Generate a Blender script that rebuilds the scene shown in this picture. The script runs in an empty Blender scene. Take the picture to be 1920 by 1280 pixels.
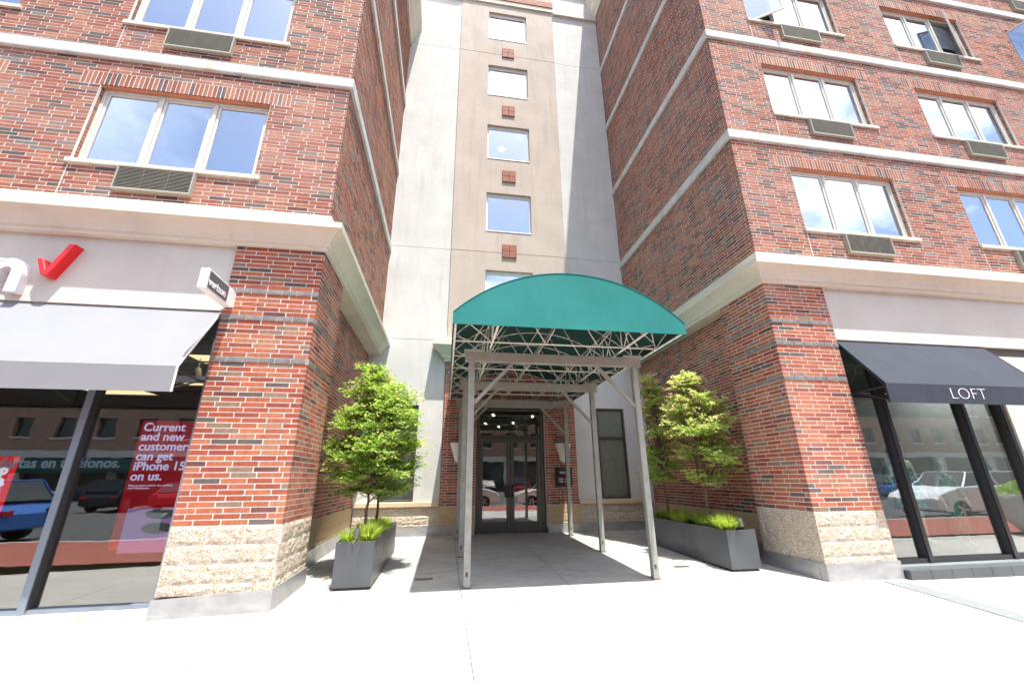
import bpy, math, random
import numpy as np
from mathutils import Vector, Matrix
random.seed(7); rng = np.random.default_rng(7)
S = bpy.context.scene
COL = S.collection
# ------------------------------------------------------------------ camera
F, CX, CY = 764.44, 960.0, 640.0
def _rot(a, b, c):
    Rz = np.array([[math.cos(a), -math.sin(a), 0], [math.sin(a), math.cos(a), 0], [0, 0, 1]])
    Rx = np.array([[1, 0, 0], [0, math.cos(b), -math.sin(b)], [0, math.sin(b), math.cos(b)]])
    Ry = np.array([[math.cos(c), 0, math.sin(c)], [0, 1, 0], [-math.sin(c), 0, math.cos(c)]])
    return Rz @ Rx @ Ry
RM = _rot(-.158007, .323834, .0079654)
CAM = np.array([0, 0, 1.43])
cam = bpy.data.cameras.new('camera'); co = bpy.data.objects.new('camera', cam); COL.objects.link(co)
cam.sensor_width = 36; cam.sensor_fit = 'HORIZONTAL'; cam.lens = F / 1920 * 36
cam.clip_start = .05; cam.clip_end = 500
r_, f_, u_ = RM[:, 0], RM[:, 1], RM[:, 2]
co.matrix_world = Matrix(((r_[0], u_[0], -f_[0], CAM[0]), (r_[1], u_[1], -f_[1], CAM[1]), (r_[2], u_[2], -f_[2], CAM[2]), (0, 0, 0, 1)))
S.camera = co
# ------------------------------------------------------------------ sky and sun
SUNV = Vector((.40, -1.0, 3.4)).normalized()
SUN_EL = math.asin(SUNV.z); SUN_ROT = math.atan2(SUNV.x, SUNV.y)
W = bpy.data.worlds.new('World'); S.world = W; W.use_nodes = True
nt = W.node_tree; nt.nodes.clear()
def wn(t, **k):
    n = nt.nodes.new(t)
    for a, b in k.items(): setattr(n, a, b)
    return n
sky = wn('ShaderNodeTexSky', sky_type='NISHITA', sun_disc=False, sun_elevation=SUN_EL, sun_rotation=SUN_ROT)
sky.air_density = 1.0; sky.dust_density = 2.6; sky.ozone_density = 1.2
tc = wn('ShaderNodeTexCoord'); mp = wn('ShaderNodeMapping'); mp.inputs['Scale'].default_value = (1.0, 1.0, 1.9)
mp.inputs['Location'].default_value = (3.1, 1.7, .4)
nz = wn('ShaderNodeTexNoise'); nz.inputs['Scale'].default_value = 2.3; nz.inputs['Detail'].default_value = 9; nz.inputs['Roughness'].default_value = .55
rp = wn('ShaderNodeValToRGB'); rp.color_ramp.elements[0].position = .50; rp.color_ramp.elements[1].position = .66
mx = wn('ShaderNodeMix', data_type='RGBA'); bg = wn('ShaderNodeBackground'); ow = wn('ShaderNodeOutputWorld')
bg.inputs['Strength'].default_value = .15
mx.inputs['B'].default_value = (10.5, 10.7, 11.2, 1)
L = nt.links.new
L(tc.outputs['Generated'], mp.inputs[0]); L(mp.outputs[0], nz.inputs['Vector']); L(nz.outputs['Fac'], rp.inputs[0])
sx_ = wn('ShaderNodeSeparateXYZ'); L(tc.outputs['Generated'], sx_.inputs[0]); mr = wn('ShaderNodeMapRange'); mr.inputs['From Min'].default_value = -.35; mr.inputs['From Max'].default_value = .15; mr.inputs['To Min'].default_value = .3; L(sx_.outputs['X'], mr.inputs['Value'])
mu = wn('ShaderNodeMath', operation='MULTIPLY'); L(rp.outputs[0], mu.inputs[0]); L(mr.outputs[0], mu.inputs[1]); L(mu.outputs[0], mx.inputs['Factor']); L(sky.outputs[0], mx.inputs['A']); L(mx.outputs['Result'], bg.inputs['Color']); L(bg.outputs[0], ow.inputs[0])
sl = bpy.data.lights.new('sun', 'SUN'); sl.energy = 4.6; sl.angle = math.radians(.53); sl.color = (1, .965, .90)
so = bpy.data.objects.new('sun', sl); COL.objects.link(so); so.rotation_euler = (-SUNV).to_track_quat('-Z', 'Y').to_euler(); so.location = (5, -10, 40)
S.view_settings.view_transform = 'Standard'; S.view_settings.look = 'None'; S.view_settings.gamma = 1
S.view_settings.exposure = 1.2
S.view_settings.use_curve_mapping = False
S.render.engine = 'CYCLES'

# ------------------------------------------------------------------ mesh helpers
class MB:
    def __init__(s): s.v = []; s.f = []; s.r = []
    def add(s, vs, fs, rnd=None):
        b = len(s.v); s.v += [tuple(p) for p in vs]; s.f += [tuple(b + i for i in f) for f in fs]
        s.r += [random.random() if rnd is None else rnd] * len(fs); return s
    def box(s, x0, x1, y0, y1, z0, z1, rnd=None):
        return s.add([(x0, y0, z0), (x1, y0, z0), (x1, y1, z0), (x0, y1, z0), (x0, y0, z1), (x1, y0, z1), (x1, y1, z1), (x0, y1, z1)],
                     [(0, 3, 2, 1), (4, 5, 6, 7), (0, 1, 5, 4), (1, 2, 6, 5), (2, 3, 7, 6), (3, 0, 4, 7)], random.random() if rnd is None else rnd)
    def tube(s, a, b, r, n=6, r2=None):
        a = Vector(a); b = Vector(b); d = (b - a); d.normalize(); t = Vector((0, 0, 1)) if abs(d.z) < .9 else Vector((1, 0, 0))
        u = d.cross(t).normalized(); w = d.cross(u); r2 = r if r2 is None else r2
        vs = [a + (u * math.cos(k * math.tau / n) + w * math.sin(k * math.tau / n)) * r for k in range(n)] + [b + (u * math.cos(k * math.tau / n) + w * math.sin(k * math.tau / n)) * r2 for k in range(n)]
        return s.add(vs, [(k, (k + 1) % n, n + (k + 1) % n, n + k) for k in range(n)] + [tuple(range(n))[::-1], tuple(range(n, 2 * n))])
    def bar(s, a, b, w, h, up=(0, 0, 1)):
        a = Vector(a); b = Vector(b); d = (b - a).normalized(); up = Vector(up); u = d.cross(up)
        if u.length < 1e-4: u = d.cross(Vector((0, 1, 0)))
        u.normalize(); w2 = u.cross(d).normalized()
        vs = []
        for p in (a, b):
            for sx, sz in ((-1, -1), (1, -1), (1, 1), (-1, 1)): vs.append(p + u * sx * w / 2 + w2 * sz * h / 2)
        return s.add(vs, [(0, 1, 2, 3), (7, 6, 5, 4), (0, 4, 5, 1), (1, 5, 6, 2), (2, 6, 7, 3), (3, 7, 4, 0)])
    def lathe(s, c, prof, n=24, flute=0):
        vs = []; fs = []
        for i, (r, z) in enumerate(prof):
            for k in range(n):
                rr = r * (1 + flute * (1 if k % 2 else -1)); vs.append((c[0] + rr * math.cos(k * math.tau / n), c[1] + rr * math.sin(k * math.tau / n), c[2] + z))
        for i in range(len(prof) - 1):
            for k in range(n): fs.append((i * n + k, i * n + (k + 1) % n, (i + 1) * n + (k + 1) % n, (i + 1) * n + k))
        fs.append(tuple(range(n))[::-1]); fs.append(tuple(range((len(prof) - 1) * n, len(prof) * n)))
        return s.add(vs, fs)
    def prism(s, poly, fn0, fn1):
        n = len(poly); return s.add([fn0(p) for p in poly] + [fn1(p) for p in poly], [tuple(range(n)), tuple(range(n, 2 * n))[::-1]] + [(i, n + i, n + (i + 1) % n, (i + 1) % n) for i in range(n)])
    def sweep(s, prof, path):
        # path: (x, y, ox, oy); profile (p, z) closed
        n = len(prof); vs = []; fs = []
        for (x, y, ox, oy) in path:
            for (p, z) in prof: vs.append((x + ox * p, y + oy * p, z))
        for i in range(len(path) - 1):
            for k in range(n): fs.append((i * n + k, i * n + (k + 1) % n, (i + 1) * n + (k + 1) % n, (i + 1) * n + k))
        fs.append(tuple(range(n))); fs.append(tuple(range((len(path) - 1) * n, len(path) * n))[::-1])
        return s.add(vs, fs, .5)
    def mesh(s, name, mat=None, smooth=False):
        me = bpy.data.meshes.new(name); me.from_pydata(s.v, [], s.f)
        if mat: me.materials.append(mat)
        a = me.attributes.new('rnd', 'FLOAT', 'FACE'); a.data.foreach_set('value', np.array(s.r, dtype=np.float32))
        if smooth: me.polygons.foreach_set('use_smooth', [True] * len(me.polygons))
        me.update(); return me
    def build(s, name, mat, parent=None, smooth=False, kind=None, fix=True):
        me = s.mesh(name, mat, smooth)
        if fix:
            import bmesh
            bm = bmesh.new(); bm.from_mesh(me); bmesh.ops.recalc_face_normals(bm, faces=bm.faces); bm.to_mesh(me); bm.free()
        return link(name, me, parent, kind)
def link(name, me, parent=None, kind=None):
    o = bpy.data.objects.new(name, me); COL.objects.link(o)
    if parent is not None:
        o.parent = parent; o.matrix_parent_inverse = wm(parent).inverted()
    if kind: o['kind'] = kind
    return o
def wm(o):
    m = o.matrix_basis.copy()
    return (wm(o.parent) @ o.matrix_parent_inverse @ m) if o.parent else m
def thing(name, label, cat, loc=(0, 0, 0), group=None):
    o = bpy.data.objects.new(name, None); COL.objects.link(o); o.location = loc; o.empty_display_size = .1
    return tag(o, label, cat, group)
def tag(o, label, cat, group=None):
    o['label'] = label; o['category'] = cat
    if group: o['group'] = group
    return o
def node(name, parent, loc):
    o = bpy.data.objects.new(name, None); COL.objects.link(o); o.empty_display_size = .1; o.parent = parent; o.location = Vector(loc) - wm(parent).translation; return o
def bevel(o, w=.006, seg=2):
    m = o.modifiers.new('bevel', 'BEVEL'); m.width = w; m.segments = seg; m.limit_method = 'ANGLE'; m.angle_limit = .6; return o

# ------------------------------------------------------------------ materials
class NT:
    def __init__(s, name):
        s.m = bpy.data.materials.new(name); s.m.use_nodes = True; s.t = s.m.node_tree; s.t.nodes.clear()
        s.out = s.n('ShaderNodeOutputMaterial'); s.geo = None
    def n(s, t, **k):
        x = s.t.nodes.new(t)
        for a, b in k.items(): setattr(x, a, b)
        return x
    def l(s, a, b): s.t.links.new(a, b)
    def pos(s):
        if not s.geo: s.geo = s.n('ShaderNodeNewGeometry')
        return s.geo.outputs['Position']
    def noise(s, scale, detail=4, rough=.55, stretch=None, dist=0):
        x = s.n('ShaderNodeTexNoise'); x.inputs['Scale'].default_value = scale; x.inputs['Detail'].default_value = detail
        x.inputs['Roughness'].default_value = rough; x.inputs['Distortion'].default_value = dist
        if stretch:
            m = s.n('ShaderNodeMapping'); m.inputs['Scale'].default_value = stretch; s.l(s.pos(), m.inputs[0]); s.l(m.outputs[0], x.inputs['Vector'])
        else: s.l(s.pos(), x.inputs['Vector'])
        return x.outputs['Fac']
    def ramp(s, fac, stops, interp='LINEAR'):
        r = s.n('ShaderNodeValToRGB'); cr = r.color_ramp; cr.interpolation = interp
        while len(cr.elements) > 1: cr.elements.remove(cr.elements[-1])
        for i, (p, c) in enumerate(stops):
            e = cr.elements[0] if i == 0 else cr.elements.new(p)
            e.position = p; e.color = (*c, 1) if hasattr(c, '__len__') else (c, c, c, 1)
        s.l(fac, r.inputs[0]); return r.outputs[0]
    def mix(s, f, a, b, mode='MIX'):
        x = s.n('ShaderNodeMix', data_type='RGBA', blend_type=mode)
        for sock, v in (('Factor', f), ('A', a), ('B', b)):
            if hasattr(v, 'links') or hasattr(v, 'is_output'): s.l(v, x.inputs[sock])
            elif sock == 'Factor': x.inputs[sock].default_value = v
            else: x.inputs[sock].default_value = (*v, 1)
        return x.outputs['Result']
    def math(s, op, a, b=0):
        x = s.n('ShaderNodeMath', operation=op)
        for i, v in enumerate((a, b)):
            if hasattr(v, 'is_output'): s.l(v, x.inputs[i])
            else: x.inputs[i].default_value = v
        return x.outputs[0]
    def bsdf(s, color, rough=.6, bump=None, bstr=.3, bdist=.01, metal=0, spec=.5, trans=None):
        b = s.n('ShaderNodeBsdfPrincipled')
        if hasattr(color, 'is_output'): s.l(color, b.inputs['Base Color'])
        else: b.inputs['Base Color'].default_value = (*color, 1)
        if hasattr(rough, 'is_output'): s.l(rough, b.inputs['Roughness'])
        else: b.inputs['Roughness'].default_value = rough
        b.inputs['Metallic'].default_value = metal; b.inputs['Specular IOR Level'].default_value = spec
        if bump is not None:
            bu = s.n('ShaderNodeBump'); bu.inputs['Strength'].default_value = bstr; bu.inputs['Distance'].default_value = bdist
            s.l(bump, bu.inputs['Height']); s.l(bu.outputs[0], b.inputs['Normal'])
        s.b = b; s.l(b.outputs[0], s.out.inputs[0]); return s.m

def paint(name, c, rough=.5, metal=0, var=.12, scale=6, spec=.5, bump=.0):
    t = NT(name); nz = t.noise(scale, 5)
    c2 = tuple(x * (1 - var) for x in c); c1 = tuple(min(1, x * (1 + var * .5)) for x in c)
    colr = t.ramp(nz, [(.3, c2), (.7, c1)])
    return t.bsdf(colr, rough, t.noise(60, 3) if bump else None, bump, .003, metal, spec)

RED = [(0, (0.309, 0.097, 0.054)), (.14, (0.360, 0.130, 0.074)), (.30, (0.268, 0.081, 0.048)), (.44, (0.391, 0.171, 0.104)), (.56, (0.221, 0.062, 0.041)), (.64, (0.330, 0.138, 0.091)), (.74, (0.103, 0.044, 0.035)), (.81, (0.085, 0.080, 0.078)), (.90, (0.180, 0.165, 0.150)), (.95, (0.278, 0.138, 0.074))]
RED_LOW = [(0, (0.371, 0.099, 0.047)), (.15, (0.422, 0.130, 0.061)), (.30, (0.319, 0.073, 0.037)), (.45, (0.443, 0.143, 0.073)), (.58, (0.268, 0.059, 0.035)), (.68, (0.381, 0.123, 0.065)), (.77, (0.118, 0.044, 0.039)), (.83, (0.095, 0.085, 0.078)), (.89, (0.230, 0.165, 0.115)), (.95, (0.391, 0.182, 0.098))]
def brick_mat(name, pal, single):
    t = NT(name)
    if single: rnd = t.n('ShaderNodeObjectInfo').outputs['Random']
    else: rnd = t.n('ShaderNodeAttribute', attribute_name='rnd').outputs['Fac']
    base = t.ramp(rnd, pal, 'CONSTANT')
    streak = t.noise(26, 5, .6, (1, 1, .45)); speck = t.noise(90, 3, .6); big = t.noise(.8, 4)
    c = t.mix(t.ramp(streak, [(.35, 0), (.75, .45)]), base, (.09, .035, .03))
    c = t.mix(t.ramp(speck, [(.55, 0), (.72, .35)]), c, (.62, .38, .28))
    c = t.mix(t.ramp(big, [(.45, 0), (.75, .22)]), c, (.50, .36, .29)); c = t.mix(t.ramp(t.noise(1.1, 6, .6, (1.3, 1.3, .5)), [(.56, 0), (.78, .45)]), c, (.07, .04, .035))
    return t.bsdf(c, .8, t.noise(120, 4, .6), .35, .004, spec=.25)
M = {}
M['brick1'] = brick_mat('brick_face_single', RED_LOW, True); M['brickN'] = brick_mat('brick_face_low', RED_LOW, False); M['brickU'] = brick_mat('brick_face_upper', RED, False)
M['brick1U'] = brick_mat('brick_face_single_upper', RED, True)
def m_mortar():
    t = NT('mortar'); c = t.ramp(t.noise(5, 6), [(.3, (.54, .51, .46)), (.7, (.74, .71, .65))])
    return t.bsdf(c, .9, t.noise(150, 4), .25, .004, spec=.1)
M['mortar'] = m_mortar()
def m_gray():
    t = NT('gray_brick'); c = t.ramp(t.noise(9, 5), [(.3, (.13, .125, .125)), (.7, (.24, .225, .215))]); return t.bsdf(c, .8, t.noise(120, 4), .3, .004)
M['gray_brick'] = m_gray()
def m_stone(name, light, dark):
    t = NT(name); v = t.n('ShaderNodeTexVoronoi'); v.inputs['Scale'].default_value = 55; t.l(t.pos(), v.inputs['Vector'])
    n1 = t.noise(38, 6, .7, (1, 1, 2.2), 1.2); n2 = t.noise(9, 4)
    c = t.mix(t.ramp(n1, [(.47, 0), (.55, 1.0)]), light, dark)
    c = t.mix(t.ramp(n2, [(.55, 0), (.75, .35)]), c, (.42, .27, .15))
    return t.bsdf(c, .9, t.noise(42, 7, .7, (1, 1, 2.0), 1.0), .9, .012, spec=.15)
M['stone'] = m_stone('split_face_stone', (.64, .59, .50), (.33, .235, .15))
M['stone2'] = m_stone('honed_stone', (.56, .43, .27), (.42, .28, .15))
def m_stucco(name, a, b, stain=.38, bs=.5):
    t = NT(name); c = t.ramp(t.noise(1.3, 6), [(.3, a), (.7, b)])
    st = t.noise(2.2, 6, .6, (2.2, 2.2, .22)); c = t.mix(t.ramp(st, [(.52, 0), (.82, stain)]), c, tuple(x * .62 for x in a))
    c = t.mix(t.ramp(t.noise(70, 4, .7), [(.4, 0), (.75, .12)]), c, tuple(x * .6 for x in a))
    return t.bsdf(c, .92, t.noise(190, 4, .7), bs, .004, spec=.1)
M['cap'] = m_stucco('honed_cap_stone', (.56, .45, .29), (.64, .53, .37), .25, .2)
M['stucco'] = m_stucco('pale_stucco', (.53, .535, .51), (.62, .62, .595))
M['tan'] = m_stucco('tan_stucco', (.45, .39, .335), (.52, .455, .395))
M['sign_wall'] = m_stucco('sign_wall_stucco', (.55, .535, .485), (.62, .605, .55), .15)
M['cream'] = m_stucco('cream_cornice', (.60, .55, .46), (.68, .63, .53), .3, .25)
def m_belt():
    t = NT('cast_stone_belt'); c = t.ramp(t.noise(3, 7, .65), [(.3, (.44, .46, .45)), (.55, (.60, .60, .58)), (.75, (.66, .66, .64))])
    c = t.mix(t.ramp(t.noise(1.6, 3, .5, (1.0, 1, .2)), [(.61, 0), (.68, .55)]), c, (.50, .36, .18))
    c = t.mix(t.ramp(t.noise(25, 5, .7), [(.5, 0), (.7, .4)]), c, (.38, .40, .39))
    return t.bsdf(c, .85, t.noise(60, 5), .5, .006, spec=.2)
M['belt'] = m_belt()
M['terracotta'] = paint('terracotta', (.29, .11, .07), .8, var=.25, bump=.3)
M['lintel'] = paint('primed_lintel', (.52, .20, .11), .7, var=.2)
M['frame'] = paint('almond_window_frame', (.62, .60, .53), .4, var=.06)
M['white'] = paint('white_paint', (.78, .78, .77), .45, var=.05)
M['grille'] = paint('vent_grille_paint', (.34, .33, .27), .5, var=.1)
M['grille_dark'] = paint('vent_dark', (.05, .05, .045), .8)
M['grille_sill'] = paint('sill_stone', (.60, .56, .47), .8, var=.12, bump=.2)
M['bronze'] = paint('dark_bronze_frame', (.085, .083, .072), .35, metal=.3, var=.1)
M['black'] = paint('black_frame', (.018, .019, .022), .3, var=.1)
M['steelblue'] = paint('grey_blue_mullion', (.20, .235, .28), .35, metal=.2, var=.08)
M['reveal'] = paint('black_gasket', (.02, .02, .022), .5)
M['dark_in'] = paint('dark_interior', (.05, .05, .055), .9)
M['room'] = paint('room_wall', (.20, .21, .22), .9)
M['room2'] = paint('pale_shop_wall', (.20, .20, .19), .9)
M['curtain'] = paint('white_blind', (.55, .56, .58), .9)
M['ceiling'] = paint('store_ceiling', (.10, .105, .11), .9)
M['floor_in'] = paint('store_floor', (.30, .29, .27), .35)
def m_flash():
    t = NT('galvanised_flashing'); c = t.ramp(t.noise(4, 5, .6, (1, 1, 2)), [(.3, (.33, .33, .335)), (.7, (.48, .48, .48))])
    return t.bsdf(c, t.ramp(t.noise(3, 3), [(.3, .32), (.7, .5)]), t.noise(2.4, 3), .5, .03, .55)
M['flash'] = m_flash()
def m_conc(name, a, b, dark=.5):
    t = NT(name); n1 = t.noise(.9, 7, .6); c = t.ramp(n1, [(.3, a), (.7, b)])
    c = t.mix(t.ramp(t.noise(2.6, 7, .65, (1, 2.2, 1)), [(.50, 0), (.74, dark)]), c, tuple(x * .68 for x in a))
    c = t.mix(t.ramp(t.noise(140, 3, .7), [(.45, 0), (.8, .25)]), c, tuple(x * .5 for x in a))
    c = t.mix(t.ramp(t.noise(11, 2, .4), [(.76, 0), (.79, .6)]), c, (.12, .12, .11))
    return t.bsdf(c, .85, t.noise(90, 5, .7), .35, .004, spec=.2)
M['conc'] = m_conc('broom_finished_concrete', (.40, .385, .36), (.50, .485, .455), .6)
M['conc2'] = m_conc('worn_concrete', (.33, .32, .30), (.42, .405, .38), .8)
M['joint'] = paint('joint_grit', (.11, .105, .095), .95)
M['asphalt'] = paint('asphalt', (.06, .06, .062), .9, var=.3, bump=.4)
M['kerb'] = paint('granite_kerb', (.42, .41, .40), .8, var=.1)
def m_pav():
    t = NT('red_clay_pavers'); b = t.n('ShaderNodeTexBrick'); t.l(t.pos(), b.inputs['Vector'])
    b.inputs['Scale'].default_value = 1; b.inputs['Brick Width'].default_value = .2; b.inputs['Row Height'].default_value = .1; b.inputs['Mortar Size'].default_value = .004
    b.inputs['Color1'].default_value = (.33, .075, .045, 1); b.inputs['Color2'].default_value = (.24, .055, .038, 1); b.inputs['Mortar'].default_value = (.18, .13, .10, 1)
    return t.bsdf(b.outputs['Color'], .85, b.outputs['Fac'], -.4, .004)
M['pavers'] = m_pav()
def m_planter():
    t = NT('charcoal_planter_metal'); c = t.ramp(t.noise(2, 5), [(.3, (.075, .082, .09)), (.7, (.10, .108, .117))])
    return t.bsdf(c, t.ramp(t.noise(5, 4), [(.3, .32), (.7, .48)]), t.noise(1.5, 2), .15, .02, .1)
M['planter'] = m_planter()
def m_awning(name, a, b, rough=.8, streak=.4):
    t = NT(name); st = t.noise(5, 5, .6, (3, 1, .3)); c = t.ramp(st, [(.35, a), (.7, b)])
    c = t.mix(t.ramp(t.noise(.7, 4), [(.4, 0), (.7, streak)]), c, tuple(x * 1.5 + .01 for x in b))
    return t.bsdf(c, rough, t.noise(400, 2), .2, .002, spec=.25)
M['awn_gray'] = paint('pale_grey_canvas', (.218, .225, .24), .75, var=.04, scale=2)
M['awn_navy'] = m_awning('navy_canvas', (.034, .041, .054), (.042, .050, .065), .8, .2)
def m_green():
    t = NT('green_canvas'); c = t.ramp(t.noise(.9, 5), [(.3, (.018, .165, .15)), (.7, (.026, .205, .187))])
    c = t.mix(t.ramp(t.noise(17, 3, .6), [(.73, 0), (.78, .35)]), c, (.35, .5, .45))
    bs = t.n('ShaderNodeBsdfPrincipled'); t.l(c, bs.inputs['Base Color']); bs.inputs['Roughness'].default_value = .8; bs.inputs['Specular IOR Level'].default_value = .2
    bu = t.n('ShaderNodeBump'); bu.inputs['Strength'].default_value = .7; bu.inputs['Distance'].default_value = .035; t.l(t.noise(2.2, 3, .5, (1, 1, .5)), bu.inputs['Height']); t.l(bu.outputs[0], bs.inputs['Normal'])
    tr = t.n('ShaderNodeBsdfTranslucent'); tr.inputs[0].default_value = (.01, .10, .085, 1)
    mx = t.n('ShaderNodeMixShader'); mx.inputs[0].default_value = .03; t.l(bs.outputs[0], mx.inputs[1]); t.l(tr.outputs[0], mx.inputs[2]); t.l(mx.outputs[0], t.out.inputs[0]); return t.m
M['green'] = m_green()
def m_post():
    t = NT('weathered_grey_steel'); c = t.ramp(t.noise(7, 6, .65), [(.3, (.27, .275, .24)), (.7, (.36, .365, .33))])
    c = t.mix(t.ramp(t.noise(6, 5, .7, (1, 1, .5)), [(.68, 0), (.74, .6)]), c, (.17, .085, .045))
    return t.bsdf(c, .55, t.noise(80, 4), .2, .003, .15)
M['post'] = m_post(); M['shade_awning_green'] = paint('canopy_shade_and_awning_green', (.006, .060, .048), .8, var=.15)  # canopy underside's shade put into the colour; also the far awning's own green
M['pipe'] = paint('pale_frame_pipe', (.78, .78, .72), .5, metal=.0, var=.25, scale=12)
M['rust'] = paint('rust', (.14, .065, .035), .9, var=.4, scale=30)
M['bark'] = paint('maple_bark', (.17, .10, .065), .9, var=.4, scale=30, bump=.6)
M['soil'] = paint('mulch', (.035, .024, .018), .95, var=.5, scale=40, bump=.9)
def m_leaf(name, stops):
    t = NT(name); rnd = t.n('ShaderNodeAttribute', attribute_name='rnd').outputs['Fac']; c = t.ramp(rnd, stops)
    d = t.n('ShaderNodeBsdfPrincipled'); t.l(c, d.inputs['Base Color']); d.inputs['Roughness'].default_value = .5; d.inputs['Specular IOR Level'].default_value = .35
    tr = t.n('ShaderNodeBsdfTranslucent'); t.l(t.mix(.6, c, (.42, .48, .04), 'ADD'), tr.inputs[0])
    mx = t.n('ShaderNodeMixShader'); mx.inputs[0].default_value = .5; t.l(d.outputs[0], mx.inputs[1]); t.l(tr.outputs[0], mx.inputs[2]); t.l(mx.outputs[0], t.out.inputs[0]); return t.m
M['leafL'] = m_leaf('maple_leaf_green', [(0, (.05, .13, .02)), (.25, (.12, .25, .035)), (.5, (.22, .39, .07)), (.8, (.37, .53, .13)), (.88, (.52, .57, .24)), (1, (.66, .50, .34))])
M['leafR'] = m_leaf('maple_leaf_light', [(0, (.14, .28, .05)), (.3, (.28, .46, .10)), (.68, (.46, .62, .20)), (.80, (.64, .54, .34)), (1, (.70, .44, .36))])
M['grass'] = m_leaf('forest_grass', [(0, (.22, .17, .06)), (.08, (.09, .20, .025)), (.5, (.25, .38, .045)), (1, (.48, .54, .13))])
def m_glass(name, tint, base, boost, col=(1, 1, 1), rough=0.0, wav=0):
    t = NT(name); fr = t.n('ShaderNodeLayerWeight'); fr.inputs['Blend'].default_value = .5
    fac = t.math('ADD', t.math('MULTIPLY', t.math('POWER', fr.outputs['Facing'], 4.0), boost), base); fac = t.math('MINIMUM', fac, 1.0)
    tr = t.n('ShaderNodeBsdfTransparent'); tr.inputs[0].default_value = (*tint, 1); g = t.n('ShaderNodeBsdfGlossy'); g.inputs['Roughness'].default_value = rough; g.inputs[0].default_value = (*col, 1)
    if wav:
        bu = t.n('ShaderNodeBump'); bu.inputs['Strength'].default_value = wav; bu.inputs['Distance'].default_value = .01; t.l(t.noise(1.7, 2), bu.inputs['Height']); t.l(bu.outputs[0], g.inputs['Normal'])
    mx = t.n('ShaderNodeMixShader'); t.l(fac, mx.inputs[0]); t.l(tr.outputs[0], mx.inputs[1]); t.l(g.outputs[0], mx.inputs[2]); t.l(mx.outputs[0], t.out.inputs[0]); return t.m
M['pane'] = m_glass('coated_window_glass', (.66, .72, .78), .44, .6, (.86, .92, 1.0), 0, .12)
M['shop'] = m_glass('shop_window_glass', (.86, .91, .89), .17, .8, (1, 1, 1), 0, .10)
M['doorglass'] = m_glass('door_glass', (.66, .70, .68), .20, .8, (1, 1, 1), 0, .10)
M['doorglass2'] = m_glass('lobby_window_glass', (.86, .89, .84), .05, .6)
def m_emit(name, c, st):
    t = NT(name); e = t.n('ShaderNodeEmission'); e.inputs[0].default_value = (*c, 1); e.inputs[1].default_value = st; t.l(e.outputs[0], t.out.inputs[0]); return t.m
M['lamp_on'] = m_emit('lit_ceiling_panel', (1, .74, .42), .9)
M['added_shop_glow'] = m_emit('added_shop_glow_panel', (1, .95, .88), 8.0)  # added fill glow to brighten the mannequins; no lamps known here
M['fixture'] = m_emit('lit_white_fixture', (1, 1, 1), 1.5)
M['lamp_on2'] = m_emit('lit_lobby_strip', (1, .85, .5), 5.0)
M['lampglass'] = paint('frosted_lamp_glass', (.80, .78, .72), .35, var=.05)
M['letter_white'] = paint('white_acrylic', (.82, .82, .86), .3, var=.02)
M['letter_red'] = paint('red_acrylic', (.72, .012, .016), .3, var=.05)
M['poster_red'] = m_emit('backlit_red_sign', (.13, .0025, .005), 1.0); M['poster_text'] = m_emit('backlit_lilac_print', (.34, .28, .46), 1.0); M['red_lit'] = m_emit('backlit_bright_red_sign', (.42, .006, .008), 1.0); M['white_lit'] = m_emit('backlit_white_print', (.45, .42, .48), 1.0)
M['poster_pink'] = m_emit('backlit_lilac_sign', (.13, .08, .17), 1.0)
M['sign_dark'] = paint('charcoal_sign_face', (.10, .115, .135), .3, var=.15, scale=4)
M['mannequin'] = paint('white_mannequin', (.74, .76, .74), .3, var=.03); M['hair'] = paint('dark_hair', (.02, .017, .015), .5)
M['halter'] = paint('mustard_knit', (.42, .40, .17), .8, var=.15, scale=30)
def m_print(name, sc):
    t = NT(name); v = t.n('ShaderNodeTexVoronoi'); v.inputs['Scale'].default_value = sc; t.l(t.pos(), v.inputs['Vector'])
    c = t.ramp(v.outputs['Distance'], [(.0, (.70, .78, .74)), (.25, (.03, .30, .32)), (.45, (.015, .16, .20)), (.6, (.55, .68, .45)), (.8, (.05, .42, .42))]); return t.bsdf(c, .7)
M['print_big'] = m_print('teal_paisley_print', 14); M['print_small'] = m_print('teal_dotted_print', 60)
M['rubber'] = paint('tyre', (.02, .02, .02), .8); M['chrome'] = paint('alloy', (.6, .6, .6), .25, metal=.9, var=.05)
M['carglass'] = paint('car_glass', (.015, .02, .022), .08); M['tail'] = paint('tail_lamp', (.45, .01, .01), .2)
M['plate'] = paint('plate_metal', (.10, .10, .095), .5, metal=.4, var=.25, scale=20)
M['strip'] = paint('aluminium_strip', (.25, .27, .275), .5, metal=.3, var=.1)
M['opp'] = paint('far_brick', (.34, .20, .14), .9, var=.2, scale=2); M['oppwhite'] = paint('far_trim', (.55, .53, .48), .8)
M['oppglass'] = paint('far_glass', (.03, .035, .04), .1)

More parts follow.
